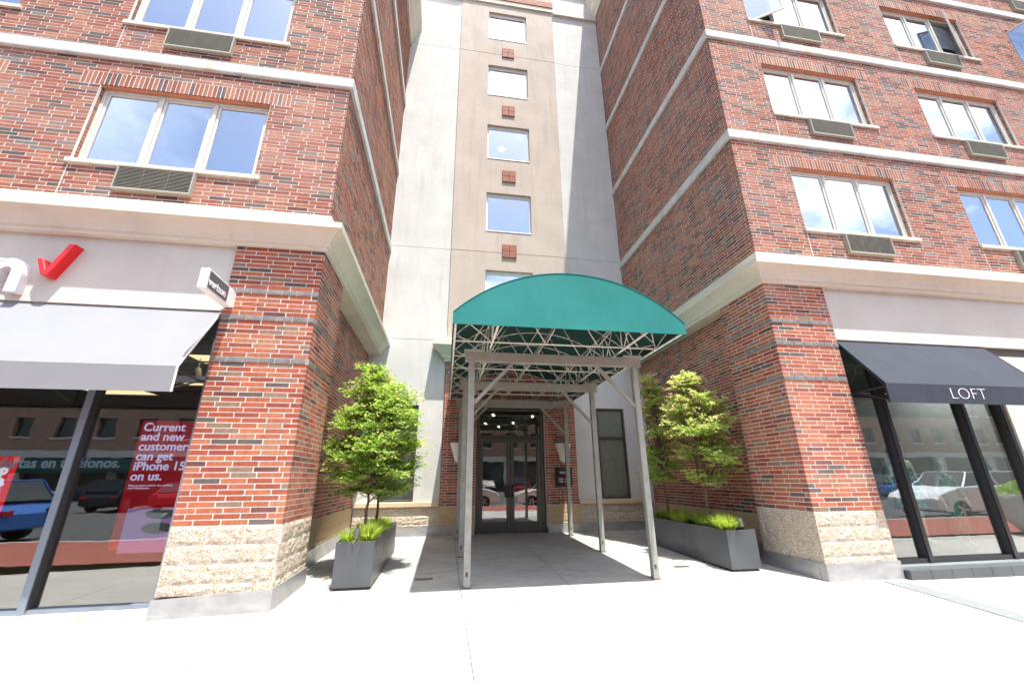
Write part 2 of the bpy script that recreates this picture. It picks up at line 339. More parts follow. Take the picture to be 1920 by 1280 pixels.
# ------------------------------------------------------------------ ground
def gz(x, y):
    z = 0.
    if y > 5.82: z += .0163 * (min(y, 11.6) - 5.82)
    if x < -1.95: z += .022 * (max(x, -9) + 1.95)
    if x > 5.5: z -= .010 * (min(x, 9.5) - 5.5)
    return z
def sheet(name, x0, x1, y0, y1, nx, ny, dz, mat, parent=None, skirt=0, kind=None, hf=None):
    hf = hf or gz
    m = MB(); xs = np.linspace(x0, x1, nx + 1); ys = np.linspace(y0, y1, ny + 1)
    vs = [(x, y, hf(x, y) + dz) for y in ys for x in xs]; n = nx + 1
    fs = [(j * n + i, j * n + i + 1, (j + 1) * n + i + 1, (j + 1) * n + i) for j in range(ny) for i in range(nx)]
    if skirt:
        ring = list(range(n)) + [j * n + nx for j in range(1, ny + 1)] + [ny * n + i for i in range(nx - 1, -1, -1)] + [j * n for j in range(ny - 1, 0, -1)]
        b = len(vs); vs += [(vs[k][0], vs[k][1], vs[k][2] - skirt) for k in ring]; R = len(ring)
        fs += [(ring[k], b + k, b + (k + 1) % R, ring[(k + 1) % R]) for k in range(R)]
    m.add(vs, fs); return m.build(name, mat, parent, kind=kind, fix=bool(skirt))
pave = sheet('pavement', -40, 40, 2.5, 13, 160, 40, -.012, M['joint'], kind='structure')
J = .0042
def slab(x0, x1, y0, y1, mat='conc', dz=0):
    o = sheet('paving_slab', x0 + J, x1 - J, y0 + J, y1 - J, 4, 3, dz + random.uniform(-.001, .001), M[mat], pave, .012)
fx = [-13.2, -11.3, -9.3, -7.8, -6.35, -4.88, -3.41, -1.93, -1.17, .28, 1.72, 3.12, 4.6, 5.95, 7.4, 8.9, 10.4, 11.9, 13.4, 15, 17]
for i in range(len(fx) - 1):
    if fx[i] >= 3.1: slab(fx[i], fx[i + 1], 4.14, 5.53); slab(fx[i], fx[i + 1], 2.51, 4.14)
    else: slab(fx[i], fx[i + 1], 2.51, 5.53)
sx = [-13.2, -10, -7, -4, -1.17, .95, 3.3, 4.72, 6.2, 9, 12, 15]
for i in range(len(sx) - 1): slab(sx[i], sx[i + 1], 5.53, 5.87)
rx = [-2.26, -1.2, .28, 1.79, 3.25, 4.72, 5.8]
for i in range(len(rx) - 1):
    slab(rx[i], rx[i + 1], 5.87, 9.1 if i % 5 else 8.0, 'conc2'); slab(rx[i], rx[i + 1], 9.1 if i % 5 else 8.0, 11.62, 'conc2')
sheet('red_paving', -40, 40, -1.0, 2.5, 40, 4, -.002, M['pavers'], kind='structure', hf=lambda x, y: 0)
k_ = MB().box(-40, 40, -1.16, -1.0, -.16, 0.0); k_.build('kerb', M['kerb'], kind='structure')
sheet('road', -120, 120, -45, -1.16, 20, 10, -.14, M['asphalt'], kind='structure', hf=lambda x, y: 0)
g_ = MB(); g_.add([(-300, -300, -.2), (300, -300, -.2), (300, 300, -.2), (-300, 300, -.2)], [(0, 1, 2, 3)]); g_.build('ground', M['asphalt'], kind='structure', fix=False)

# ------------------------------------------------------------------ brick engine
CO = .0677; BL = .3048; BJ = .0115
def proj(p):
    l = RM.T @ (np.array(p) - CAM)
    if l[1] < .1: return None
    return CX + F * l[0] / l[1], CY - F * l[2] / l[1], l[1]
class Wall:
    """one building's brickwork: every brick a box; the 300 that show largest become parts"""
    def __init__(s): s.items = []
    def put(s, ax, pl, sg, u0, u1, z0, z1, low, d=.035, gray=False, proud=0):
        # ax 'X': face spans X at y=pl, outward normal sg along Y ; ax 'Y': face spans Y at x=pl
        s.items.append((ax, pl, sg, u0, u1, z0, z1, low, d, gray, proud))
    def field(s, ax, pl, sg, u0, u1, z0, z1, holes=(), low=False, bands=(), L=BL, phase=0.):
        n = max(1, round((z1 - z0) / CO)); h = (z1 - z0) / n
        for k in range(n):
            a = z0 + k * h; b = a + h - BJ; zc = (a + b) / 2
            band = any(abs(zc - bz) < h * .5 for bz in bands)
            ln = .203 if band else L
            segs = [(u0, u1)]
            for (h0, h1, hz0, hz1) in holes:
                if zc > hz0 and zc < hz1:
                    ns = []
                    for (p, q) in segs:
                        if h1 <= p or h0 >= q: ns.append((p, q)); continue
                        if h0 > p: ns.append((p, h0))
                        if h1 < q: ns.append((h1, q))
                    segs = ns
            off = phase + (0 if k % 2 else ln / 3) + random.choice((0, 0, 0, 0, ln / 6)) * (1 if k % 3 == 0 else 0)
            for (p, q) in segs:
                i = math.floor((p - u0 - off) / ln)
                while True:
                    s0 = u0 + off + i * ln; s1 = s0 + ln
                    if s0 >= q: break
                    c0 = max(p, s0); c1 = min(q, s1)
                    if c1 - c0 > .035: s.put(ax, pl, sg, c0 + (BJ / 2 if c0 > u0 + .001 else 0), c1 - (BJ / 2 if c1 < u1 - .001 else 0), a, b, low, gray=band, proud=.012 if band else 0)
                    elif c1 - c0 > .012: s.put(ax, pl, sg, c0 + .002, c1 - .002, a, b, low)
                    i += 1
    def soldier(s, ax, pl, sg, u0, u1, z0, z1, low=False):
        n = round((u1 - u0) / CO); w = (u1 - u0) / n
        for k in range(n): s.put(ax, pl, sg, u0 + k * w + BJ / 2, u0 + (k + 1) * w - BJ / 2, z0, z1 - BJ, low)
    def rect(s, it):
        ax, pl, sg, u0, u1, z0, z1, low, d, gray, proud = it
        pl2 = pl + sg * (proud + s_j(it)); bk = pl - sg * d; lo, hi = min(pl2, bk), max(pl2, bk)
        return (u0, u1, lo, hi, z0, z1) if ax == 'X' else (lo, hi, u0, u1, z0, z1)
    def build(s, parent, limit=300):
        scored = []
        for i, it in enumerate(s.items):
            x0, x1, y0, y1, z0, z1 = s.rect(it)
            if it[0] == 'X': y = y0 if it[2] < 0 else y1; cs = [(x0, y, z0), (x1, y, z0), (x1, y, z1), (x0, y, z1)]
            else: x = x0 if it[2] < 0 else x1; cs = [(x, y0, z0), (x, y1, z0), (x, y1, z1), (x, y0, z1)]
            ps = [proj(c) for c in cs]; sc = 0
            if all(ps) and 0 < ps[0][0] < 1920 and 0 < ps[0][1] < 1280:
                sc = abs(sum(ps[k][0] * ps[(k + 1) % 4][1] - ps[(k + 1) % 4][0] * ps[k][1] for k in range(4))) / 2
            scored.append((sc, i))
        scored.sort(reverse=True); big = set(i for sc, i in scored[:limit] if sc > 60)
        cache = {}; lowm, upm, grm = MB(), MB(), MB()
        for i, it in enumerate(s.items):
            r = s.rect(it)
            if i in big:
                mat = 'gray_brick' if it[9] else ('brick1' if it[7] else 'brick1U')
                key = (tuple(round(r[2 * k + 1] - r[2 * k], 3) for k in range(3)), mat)
                if key not in cache:
                    m = MB(); a, b, c = key[0]; e = .0015
                    m.box(-a / 2, a / 2, -b / 2, b / 2, -c / 2, c / 2); cache[key] = m.mesh('brick', M[mat])
                o = bpy.data.objects.new('brick', cache[key]); COL.objects.link(o); o.parent = parent
                o.location = ((r[0] + r[1]) / 2 - parent.location.x, (r[2] + r[3]) / 2 - parent.location.y, (r[4] + r[5]) / 2 - parent.location.z)
            else:
                (grm if it[9] else lowm if it[7] else upm).box(*r)
        if grm.v: grm.build('accent_brickwork', M['gray_brick'], parent, kind='stuff', fix=False)
        if lowm.v: lowm.build('lower_brickwork', M['brickN'], parent, kind='stuff', fix=False)
        if upm.v: upm.build('brickwork', M['brickU'], parent, kind='stuff', fix=False)
def s_j(it): return ((int(it[3] * 9173 + it[5] * 7919) % 17) / 17 - .5) * .0012
def holed(m, ax, lo, hi, u0, u1, z0, z1, holes):
    """solid slab between lo..hi across the wall axis with rectangular openings"""
    us = sorted({u0, u1, *[min(max(h[k], u0), u1) for h in holes for k in (0, 1)]}); zs = sorted({z0, z1, *[min(max(h[k], z0), z1) for h in holes for k in (2, 3)]})
    for j in range(len(zs) - 1):
        run = None
        for i in range(len(us) - 1):
            uc, zc = (us[i] + us[i + 1]) / 2, (zs[j] + zs[j + 1]) / 2
            solid = not any(h[0] < uc < h[1] and h[2] < zc < h[3] for h in holes)
            if solid: run = (run[0], us[i + 1]) if run else (us[i], us[i + 1])
            if run and (not solid or i == len(us) - 2):
                if ax == 'X': m.box(run[0], run[1], lo, hi, zs[j], zs[j + 1])
                else: m.box(lo, hi, run[0], run[1], zs[j], zs[j + 1])
                run = None
def stone_block(parent, ax, pl, sg, u0, u1, z0, z1, rough=.012, mat='stone', d=.06):
    m = MB(); nx = max(3, int((u1 - u0) / .045)); nz = 5 if z1 - z0 > .12 else 3
    vs = []
    for j in range(nz + 1):
        for i in range(nx + 1):
            e = i in (0, nx) or j in (0, nz); pr = (-.002 if e else random.uniform(.15, 1) * rough)
            u = u0 + (u1 - u0) * i / nx; z = z0 + (z1 - z0) * j / nz
            if not e: u += random.uniform(-.01, .01); z += random.uniform(-.008, .008)
            vs.append((u, pl + sg * pr, z) if ax == 'X' else (pl + sg * pr, u, z))
    n = nx + 1; fs = []
    for j in range(nz):
        for i in range(nx):
            q = (j * n + i, j * n + i + 1, (j + 1) * n + i + 1, (j + 1) * n + i)
            fs += [(q[0], q[1], q[2]), (q[0], q[2], q[3])] if random.random() < .5 else [(q[0], q[1], q[3]), (q[1], q[2], q[3])]
    ring = list(range(n)) + [j * n + nx for j in range(1, nz + 1)] + [nz * n + i for i in range(nx - 1, -1, -1)] + [j * n for j in range(nz - 1, 0, -1)]
    b = len(vs); R = len(ring)
    for k in ring:
        x, y, z = vs[k]; vs.append((x, y - sg * d, z) if ax == 'X' else (x - sg * d, y, z))
    fs += [(ring[k], ring[(k + 1) % R], b + (k + 1) % R, b + k) for k in range(R)]
    m.add(vs, fs); return m.build('stone_block', M[mat], parent)
def stone_rows(parent, ax, pl, sg, u0, u1, z0, z1, rough=.012, mat='stone', h=.2032, L=.4064):
    z = z1; k = 0
    while z - .03 > z0:
        a = max(z0, z - h); off = (k % 2) * L / 2; u = u0 - (L - (off or L))
        u = u0 + off - L if off else u0
        while u < u1 - .02:
            p, q = max(u, u0), min(u + L, u1)
            if q - p > .03: stone_block(parent, ax, pl, sg, p + (.004 if p > u0 + .001 else 0), q - (.004 if q < u1 - .001 else 0), a + .004, z - .005, rough, mat)
            u += L
        z -= h; k += 1

# ------------------------------------------------------------------ windows of the wings
WW, P1 = 2.52, 2.905
def wing_window(b, x0, zs, yf, opened=None, blind=None, seed=0):
    """three-light window: opening x0..x0+WW, sill top zs; wall face yf"""
    rr = random.Random(seed); x1 = x0 + WW; z0, z1 = zs, zs + 1.47; yw = yf + .10
    w = node('window', b, (x0, yf, z0))
    fr = MB(); T = .05
    fr.box(x0, x1, yw - .01, yw + .08, z1 - T, z1); fr.box(x0, x1, yw - .01, yw + .08, z0, z0 + T)
    fr.box(x0, x0 + T, yw - .01, yw + .08, z0 + T, z1 - T); fr.box(x1 - T, x1, yw - .01, yw + .08, z0 + T, z1 - T)
    bay = (WW - 2 * T) / 3
    for k in (1, 2): fr.box(x0 + T + bay * k - .028, x0 + T + bay * k + .028, yw - .018, yw + .08, z0 + T, z1 - T)
    bevel(fr.build('window_frame', M['frame'], w), .005, 1)
    for k in range(3):
        a = x0 + T + bay * k + (.028 if k else 0); c = x0 + T + bay * (k + 1) - (.028 if k < 2 else 0)
        op = opened and opened[0] == k
        s = MB(); t = .042; zz0, zz1 = z0 + T + .004, z1 - T - .004; aa, cc = a + .003, c - .003; Y0, Y1 = yw + .004, yw + .045
        s.box(aa, cc, Y0, Y1, zz0, zz0 + t); s.box(aa, cc, Y0, Y1, zz1 - t, zz1); s.box(aa, aa + t, Y0, Y1, zz0 + t, zz1 - t); s.box(cc - t, cc, Y0, Y1, zz0 + t, zz1 - t)
        so_ = bevel(s.build('sash', M['frame'], w), .004, 1)
        p = MB(); p.box(aa + t, cc - t, yw + .022, yw + .028, zz0 + t, zz1 - t); po = p.build('pane', M['pane'], w)
        if op:
            hx = aa if opened[1] == 'L' else cc; ang = math.radians(opened[2]) * (-1 if opened[1] == 'L' else 1)
            piv = Matrix.Translation((hx, Y0, 0)) @ Matrix.Rotation(ang, 4, 'Z') @ Matrix.Translation((-hx, -Y0, 0))
            for o in (so_, po): o.data.transform(piv)
        if blind and blind[k]:
            bm = MB(); zt = z1 - T; zb = z1 - T - (z1 - z0 - 2 * T) * blind[k]; n = int((zt - zb) / .045)
            for i in range(n): bm.add([(a + .02, yw + .10, zt - i * .045), (c - .02, yw + .10, zt - i * .045), (c - .02, yw + .125, zt - i * .045 - .043), (a + .02, yw + .125, zt - i * .045 - .043)], [(0, 1, 2, 3)])
            bm.build('blind', M['curtain'], w, fix=False)
    # lintel, sill, room behind
    MB().box(x0 - .0, x1 + .0, yf + .012, yw - .012, z1, z1 + .012).build('lintel', M['lintel'], w)
    si = MB(); xs = [x0 - .04, x0 + .62, x0 + 1.35, x1 + .1]
    for i in range(3): si.box(xs[i] + .002, xs[i + 1] - .002, yf - .04, yw - .012, z0 - .075, z0 - .003)
    bevel(si.build('sill', M['grille_sill'], w), .004, 1)
    rm = MB(); yb = yf + 1.6; X0, X1, Z0, Z1 = x0 - .02, x1 + .02, z0 - .02, z1 + .1; ya = yw + .082
    rm.add([(X0, ya, Z0), (X1, ya, Z0), (X1, ya, Z1), (X0, ya, Z1), (X0, yb, Z0), (X1, yb, Z0), (X1, yb, Z1), (X0, yb, Z1)], [(4, 5, 6, 7), (0, 1, 5, 4), (2, 3, 7, 6), (0, 4, 7, 3), (1, 2, 6, 5)])
    rm.build('room_interior', M['room'], w)
    return w
def reveals(wall, x0, zs, yf):
    z0, z1 = zs, zs + 1.47; n = round((z1 - z0) / CO); h = (z1 - z0) / n
    for k in range(n):
        for pl, sg in ((x0, 1), (x0 + WW, -1)):
            wall.items.append(('Y', pl + sg * .004, sg, yf + .037, yf + .088, z0 + k * h, z0 + (k + 1) * h - BJ, False, .02, False, 0))
def ac_unit(b, xc, zt, yf):
    g = node('air_conditioner_grille', b, (xc, yf, zt))
    x0, x1, z0, z1 = xc - .52, xc + .52, zt - .42, zt - .005; y = yf - .07
    c = MB(); c.box(x0, x0 + .02, y, yf + .05, z0, z1); c.box(x1 - .02, x1, y, yf + .05, z0, z1); c.box(x0 + .02, x1 - .02, y, yf + .05, z0, z0 + .03); c.box(x0 + .02, x1 - .02, y, yf + .05, z1 - .02, z1)
    c.build('casing', M['grille'], g); MB().box(x0 + .02, x1 - .02, y + .045, yf + .05, z0 + .03, z1 - .02).build('backing', M['grille_dark'], g)
    n = 15; lz = (z1 - z0 - .05) / n; l = MB()
    for k in range(n): l.add([(x0 + .02, y + .004, z0 + .03 + k * lz), (x1 - .02, y + .004, z0 + .03 + k * lz), (x1 - .02, y + .03, z0 + .03 + (k + .75) * lz), (x0 + .02, y + .03, z0 + .03 + (k + .75) * lz),
                              (x0 + .02, y + .004, z0 + .036 + k * lz), (x1 - .02, y + .004, z0 + .036 + k * lz), (x1 - .02, y + .03, z0 + .036 + (k + .75) * lz), (x0 + .02, y + .03, z0 + .036 + (k + .75) * lz)],
                             [(0, 1, 2, 3), (4, 5, 6, 7), (0, 1, 5, 4)])
    for xx in (x0 + .35, x0 + .69): l.box(xx, xx + .005, y + .012, y + .02, z0 + .03, z1 - .02)
    l.build('louvers', M['grille'], g, fix=False)

YF, YW = 5.82, 11.35
PROF = [(-.36, 4.715), (.045, 4.715), (.05, 4.775), (.085, 4.785), (.09, 4.83), (.115, 4.87), (.155, 4.92), (.20, 4.96), (.245, 4.985), (.265, 4.99), (.265, 5.085), (.03, 5.12), (.03, 5.34), (-.36, 5.34)]
def wing(name, label, side, xc, far, ztop, wincols, opened):
    """side=+1: right wing (inner wall faces -X); -1: left wing (inner wall faces +X)"""
    b = thing(name, label, 'building', (xc, YF, 0)); wl = Wall(); sg = -side
    xl, xr = (xc, far) if side > 0 else (far, xc)
    nb = int((ztop - 7.99) // P1) + 1
    belts = [(7.99 + P1 * k, 8.215 + P1 * k) for k in range(nb) if 8.215 + P1 * k < ztop - .3]
    holes = []; sold = []; ctrl = []
    for fl in range(9):
        zs = 5.975 + P1 * fl
        if zs + 1.5 > ztop - .8: break
        for x0 in wincols:
            ed_ = [5.34] + [v for bb in belts for v in bb] + [ztop]; sa, sc = next((ed_[i], ed_[i + 1]) for i in range(0, len(ed_) - 1, 2) if ed_[i] < zs + 1 < ed_[i + 1]); hc = (sc - sa) / max(1, round((sc - sa) / CO))
            T_ = sa + round((zs + 1.475 + .25 - sa) / hc) * hc
            holes.append((x0, x0 + WW, zs - .08, zs + 1.475)); sold.append((x0 - .30, x0 + WW + .30, zs + 1.475, T_)); ctrl.append((x0 - .004, x0 + .003, zs - .62, zs - .08))
            xa_ = x0 + (1.30 if side > 0 else 1.22); ctrl.append((xa_ - .50, xa_ + .50, zs - .49, zs - .08))
    # front brick fields between the bands
    edges = [(5.34, belts[0][0])] + [(belts[i][1], belts[i + 1][0]) for i in range(len(belts) - 1)] + [(belts[-1][1], ztop)]
    for (a, c) in edges:
        wl.field('X', YF, -1, xl, xr, a, c, holes + sold + ctrl, phase=.1)
        ya, yb = (YF + .036, YW)
        wl.field('Y', xc, sg, ya, yb, a, c, (), phase=.05)
    for s_ in sold:
        if s_[0] > xl - .5: wl.soldier('X', YF, -1, max(s_[0], xl), min(s_[1], xr), s_[2], s_[3])
    mb = MB(); hh = [(h[0], h[1], h[2], h[3]) for h in holes]
    holed(mb, 'X', YF + .0018, YF + .28, xl + .0018 if side > 0 else xl, xr if side > 0 else xr - .0018, 4.8, ztop, hh)
    xa, xb = (xc + .0018, xc + .28) if side > 0 else (xc - .28, xc - .0018)
    mb.box(xa, xb, YF + .28, YW, 4.8, ztop)
    n = 0
    for fl in range(9):
        zs = 5.975 + P1 * fl
        if zs + 1.5 > ztop - .8: break
        for ci, x0 in enumerate(wincols):
            key = (ci, fl); vis = proj((x0 + 1.2, YF, zs + .7)); v = vis and -700 < vis[0] < 2400 and -500 < vis[1] < 1280
            if not v:
                pass
            rr = random.Random(ci * 13 + fl * 7 + side)
            bl = [rr.choice((0, 0, .35, 1, .6)) for _ in range(3)]
            if side < 0 and fl == 0: bl = [0, 1, 0]
            wing_window(b, x0, zs, YF, opened.get(key), bl, ci * 31 + fl)
            reveals(wl, x0, zs, YF); ac_unit(b, x0 + 1.30 if side > 0 else x0 + 1.22, zs - .075, YF)
    # ground floor: corner pier, side pilaster, set back side wall
    px0, px1 = (xc, xc + 1.22) if side > 0 else (xc - 1.22, xc)
    BZ = (2.955, 3.615, 4.03)
    wl.field('X', YF, -1, px0, px1, .925, 4.72, (), True, BZ, phase=.12)
    wl.field('Y', xc, sg, YF + .036, 7.02, .925, 4.72, (), True, BZ, phase=.0)
    xi = xc + side * .29
    wl.field('Y', xi, sg, 7.03, YW, .775, 4.72, (), True, (), phase=.07)
    # jamb of the pier towards the shop and the little return of the pilaster
    xj = px1 if side > 0 else px0
    wl.field('Y', xj, side, YF + .036, 6.05, .925, 4.72, (), True, (), phase=.1)
    mb.box(px0 + .0018, px1 - .0018, YF + .0018, 7.0182, .25, 4.8); mb.box(*sorted((xi + side * .0018, xi + side * .25)), 7.0182, YW, .2, 4.8)
    mb.build('mortar_backing', M['mortar'], b, kind='structure' if 0 else None)
    wl.build(b)
    # stone base
    lo_l = -.0 if side > 0 else gz(px0, YF)
    stone_rows(b, 'X', YF - .004, -1, px0 - .004, px1 + .004, .20 if side > 0 else .19, .918)
    stone_rows(b, 'Y', xc + sg * .004, sg, YF + .06, 7.024, .20, .918)
    stone_rows(b, 'Y', xi + sg * .004, sg, 7.03, YW, .29, .77, .007, 'stone2')
    fl_ = MB(); e = .022
    zt0, zt1 = (.215, .235) if side > 0 else (.165, .235)
    for (X0, X1, A, B) in ((px0 - e, px1 + (.0), zt0 if side < 0 else zt1, zt1),):
        zb0 = gz(X0, YF) - .05; y0, y1 = YF - e - .006, YF + .1
        fl_.add([(X0, y0, zb0), (X1 + e, y0, zb0), (X1 + e, y1, zb0), (X0, y1, zb0), (X0, y0, A), (X1 + e, y0, B), (X1 + e, y1, B), (X0, y1, A)], [(0, 3, 2, 1), (4, 5, 6, 7), (0, 1, 5, 4), (1, 2, 6, 5), (2, 3, 7, 6), (3, 0, 4, 7)])
    xs_ = sorted((xc + sg * (e + .006), xc - sg * .05)); fl_.box(*xs_, YF + .1005, 7.05, -.1, .235)
    xs_ = sorted((xi + sg * (e + .006), xi - sg * .05)); fl_.box(*xs_, 7.051, YW, -.1, .30)
    fl_.build('base_flashing', M['flash'], b)
    # bands and cornices
    def path(y_end): return [(far, YF, 0, -1), (xc, YF, sg, -1), (xc, y_end, sg, 0)]
    for (a, c) in belts:
        MB().sweep([(-.04, a), (.045, a), (.05, a + .02), (.05, c - .02), (.03, c), (-.04, c)], path(YW)).build('belt_course', M['belt'], b)
    MB().sweep(PROF, path(YW)).build('cornice', M['cream'], b)
    zt = ztop
    MB().sweep([(-.3, zt), (.06, zt), (.08, zt + .15), (.18, zt + .35), (.20, zt + .55), (.30, zt + .8), (.37, zt + .95), (.37, zt + 1.45), (-.3, zt + 1.45)], path(YW + 6)).build('roof_cornice', M['cream'], b)
    rf = MB(); rf.box(*sorted((xc + side * .29, far)), YF + .3, YW + 14, ztop + .5, ztop + 1.4); rf.box(*sorted((xc + side * .29, far)), YW + 2, YW + 14, 4.8, ztop + .4)
    rf.box(*sorted((far, far - side * .3)), YF + .3, YW + 2, -.2, ztop + .4); rf.box(*sorted((xc + side * .3, xc + side * .6)), YF + 2.2, YW + 2, 4.72, ztop + .4)
    rf.build('roof_and_core', M['stucco'], b)
    return b, px0, px1
WC_R = [6.71 + 4.14 * k for k in range(5)]; WC_L = [-3.17 - WW - 4.14 * k for k in range(3)]
right, rpx0, rpx1 = wing('right_brick_building', 'right red brick apartment wing above the navy shop awning', 1, 5.485, 27.0, 19.75, WC_R, {(0, 2): (0, 'L', 34), (1, 2): (2, 'R', 24), (2, 2): (0, 'L', 75)})
left, lpx0, lpx1 = wing('left_brick_building', 'left red brick apartment wing above the pale grey shop awning', -1, -1.945, -15.5, 16.75, WC_L, {})
right['label'] = 'tall red brick apartment wing on the right above the navy awning'

# ------------------------------------------------------------------ tower between the wings
tower = thing('stucco_tower', 'pale stucco tower with a tan stripe of windows between the brick wings', 'building', (1.75, YW, 0))
X0T, X1T = -.10, 3.585; TX = (.985, 2.49); TOPZ = 24.0
wz = [(9.03 + 2.91 * k - 2.91, 10.51 + 2.91 * k - 2.91) for k in range(6)]
th = [(TX[0], TX[1], a, c) for a, c in wz]
doorh = (.80, 2.70, -.2, 3.33)
m = MB(); holed(m, 'X', YW - .03, YW + .3, X0T, X1T, 4.6, TOPZ, th); m.build('tan_panel', M['tan'], tower)
for (a, c, wins) in ((-2.30, X0T, [(-1.62, -.775, .885, 3.345)]), (X1T, 5.80, [(4.26, 5.11, .885, 3.345)])):
    zc = [0.76, 5.23, 8.235, 16.93, 19.7, TOPZ]
    for i in range(len(zc) - 1):
        m = MB(); holed(m, 'X', YW, YW + .3, a + (.012 if a == X1T else 0), c - (.012 if c == X0T else 0), zc[i] + .006, zc[i + 1] - .006, wins if i == 0 else []); m.build('stucco_panel', M['stucco'], tower)
MB().box(-2.3, 5.8, YW + .012, YW + .29, .77, TOPZ - .1).v and None
jb = MB(); 
for (a, c) in ((X0T - .012, X0T), (X1T, X1T + .012)): jb.box(a, c, YW + .02, YW + .3, .76, TOPZ)
for z in (5.23, 8.235, 16.93, 19.7): jb.box(-2.3, X0T - .012, YW + .01, YW + .29, z - .006, z + .006); jb.box(X1T + .012, 5.8, YW + .01, YW + .29, z - .006, z + .006)
for z in (8.235, 11.2, 16.93): jb.box(X0T, X1T, YW - .0325, YW - .0302, z - .005, z + .005) if z != 11.2 else None
jb.build('sealant_joints', M['joint'], tower)
for k, (a, c) in enumerate(wz):
    w = node('window', tower, (TX[0], YW, a))
    x0, x1 = TX; yw = YW + .07; fr = MB(); T = .055
    fr.box(x0, x1, yw, yw + .06, a, a + T); fr.box(x0, x1, yw, yw + .06, c - T - .05, c); fr.box(x0, x0 + T, yw, yw + .06, a + T, c - T - .05); fr.box(x1 - T, x1, yw, yw + .06, a + T, c - T - .05)
    fr.box(x0 + .02, x1 - .02, yw - .015, yw - .001, c - .03, c - .002)
    bevel(fr.build('window_frame', M['white'], w), .006, 1)
    MB().box(x0 + T, x1 - T, yw + .025, yw + .031, a + T, c - T - .05).build('pane', M['pane'], w)
    MB().box(x0 - .0, x1 + .0, YW - .045, yw - .001, a - .03, a - .001).build('sill', M['white'], w)
    rm = MB(); ya, yb = YW + .301, YW + 1.8
    rm.add([(x0, ya, a), (x1, ya, a), (x1, ya, c), (x0, ya, c), (x0, yb, a), (x1, yb, a), (x1, yb, c), (x0, yb, c)], [(4, 5, 6, 7), (0, 1, 5, 4), (2, 3, 7, 6), (0, 4, 7, 3), (1, 2, 6, 5)]); rm.build('room_interior', M['room'], w)
    if k in (2, 3, 4):   # round white ceiling fixture behind the glass
        dsk = MB(); dsk.lathe((x0 + .58, yw + .5, a + .98), [(.10, 0), (.12, .03), (.12, .05), (.05, .06)], 16); dsk.build('ceiling_light', M['fixture'], w)
for k in range(4):
    zc = 8.305 + 2.91 * k; g = MB()
    for i in (0, 1):
        for j in (0, 1):
            x0 = 1.505 + i * .235; z0 = zc - .24 + j * .235
            t = MB().box(x0 + .004, x0 + .231, YW - .075, YW - .02, z0 + .004, z0 + .231); bevel(t.build('terracotta_tile', M['terracotta'], tower), .005, 1)
MB().box(X0T - .03, X1T + .03, YW - .12, YW - .031, 19.92, 20.22).build('red_band', M['terracotta'], tower)
MB().box(X0T - .02, X1T + .02, YW - .09, YW - .031, 19.70, 19.915).build('band_moulding', M['cream'], tower)
for (a, c) in ((-2.3, X0T - .04), (X1T + .04, 5.8)):
    for z in (19.62, 21.0): MB().box(a, c, YW - .10, YW - .001, z, z + .17).build('band_moulding', M['cream'], tower)
MB().box(X0T, X1T, YW - .07, YW - .031, 21.0, 21.2).build('band_moulding', M['cream'], tower)
MB().box(-2.6, 6.1, YW + 2.0, YW + 12, 3.8, TOPZ).build('tower_core', M['stucco'], tower)
# brick portal, crown, stone base
PW = Wall(); PY = YW - .06
ph = [doorh]
PW.field('X', PY, -1, X0T, X1T, .775, 4.60, ph + [(.50, 3.0, 3.33, 3.33 + .245)], True, (), phase=.03)
PW.soldier('X', PY, -1, .50, 3.0, 3.335, 3.575, True)
PW.build(tower, 300)
m = MB(); holed(m, 'X', PY + .0018, YW + .3, X0T + .0018, X1T - .0018, .2, 4.6, [doorh]); m.build('mortar_backing', M['mortar'], tower)
cp = [(-.02, 4.58), (.05, 4.58), (.06, 4.66), (.12, 4.68), (.13, 4.74), (.22, 4.84), (.33, 4.95), (.38, 4.98), (.38, 5.14), (.30, 5.20), (-.02, 5.20)]
MB().sweep(cp, [(X0T, YW - .031, -1, 0), (X0T, PY, -1, -1), (X1T, PY, 1, -1), (X1T, YW - .031, 1, 0)]).build('portal_crown', M['cream'], tower)
for (a, c, y) in ((-2.20, X0T - .001, YW), (X0T, .79, PY), (2.71, X1T, PY), (X1T + .001, 5.74, YW)):
    stone_rows(tower, 'X', y - .012, -1, a, c, .30, .762, .016 if y == YW else .008, 'stone' if a < -1 or a > 3 else 'stone2')
    MB().box(a, c, y - .035, y + .05, -.1, .302).build('base_flashing', M['flash'], tower)
MB().box(-2.2, .75, YW + .0, YW + .25, .1, .76).build('base_wall', M['mortar'], tower); MB().box(2.75, 5.74, YW + .0, YW + .25, .1, .76).build('base_wall', M['mortar'], tower)
for (a, c) in ((-2.21, X0T - .03), (X1T + .03, 5.75)):
    bevel(MB().box(a, c, YW - .075, YW + .05, .765, .878).build('stone_cap', M['cap'], tower), .01, 2)
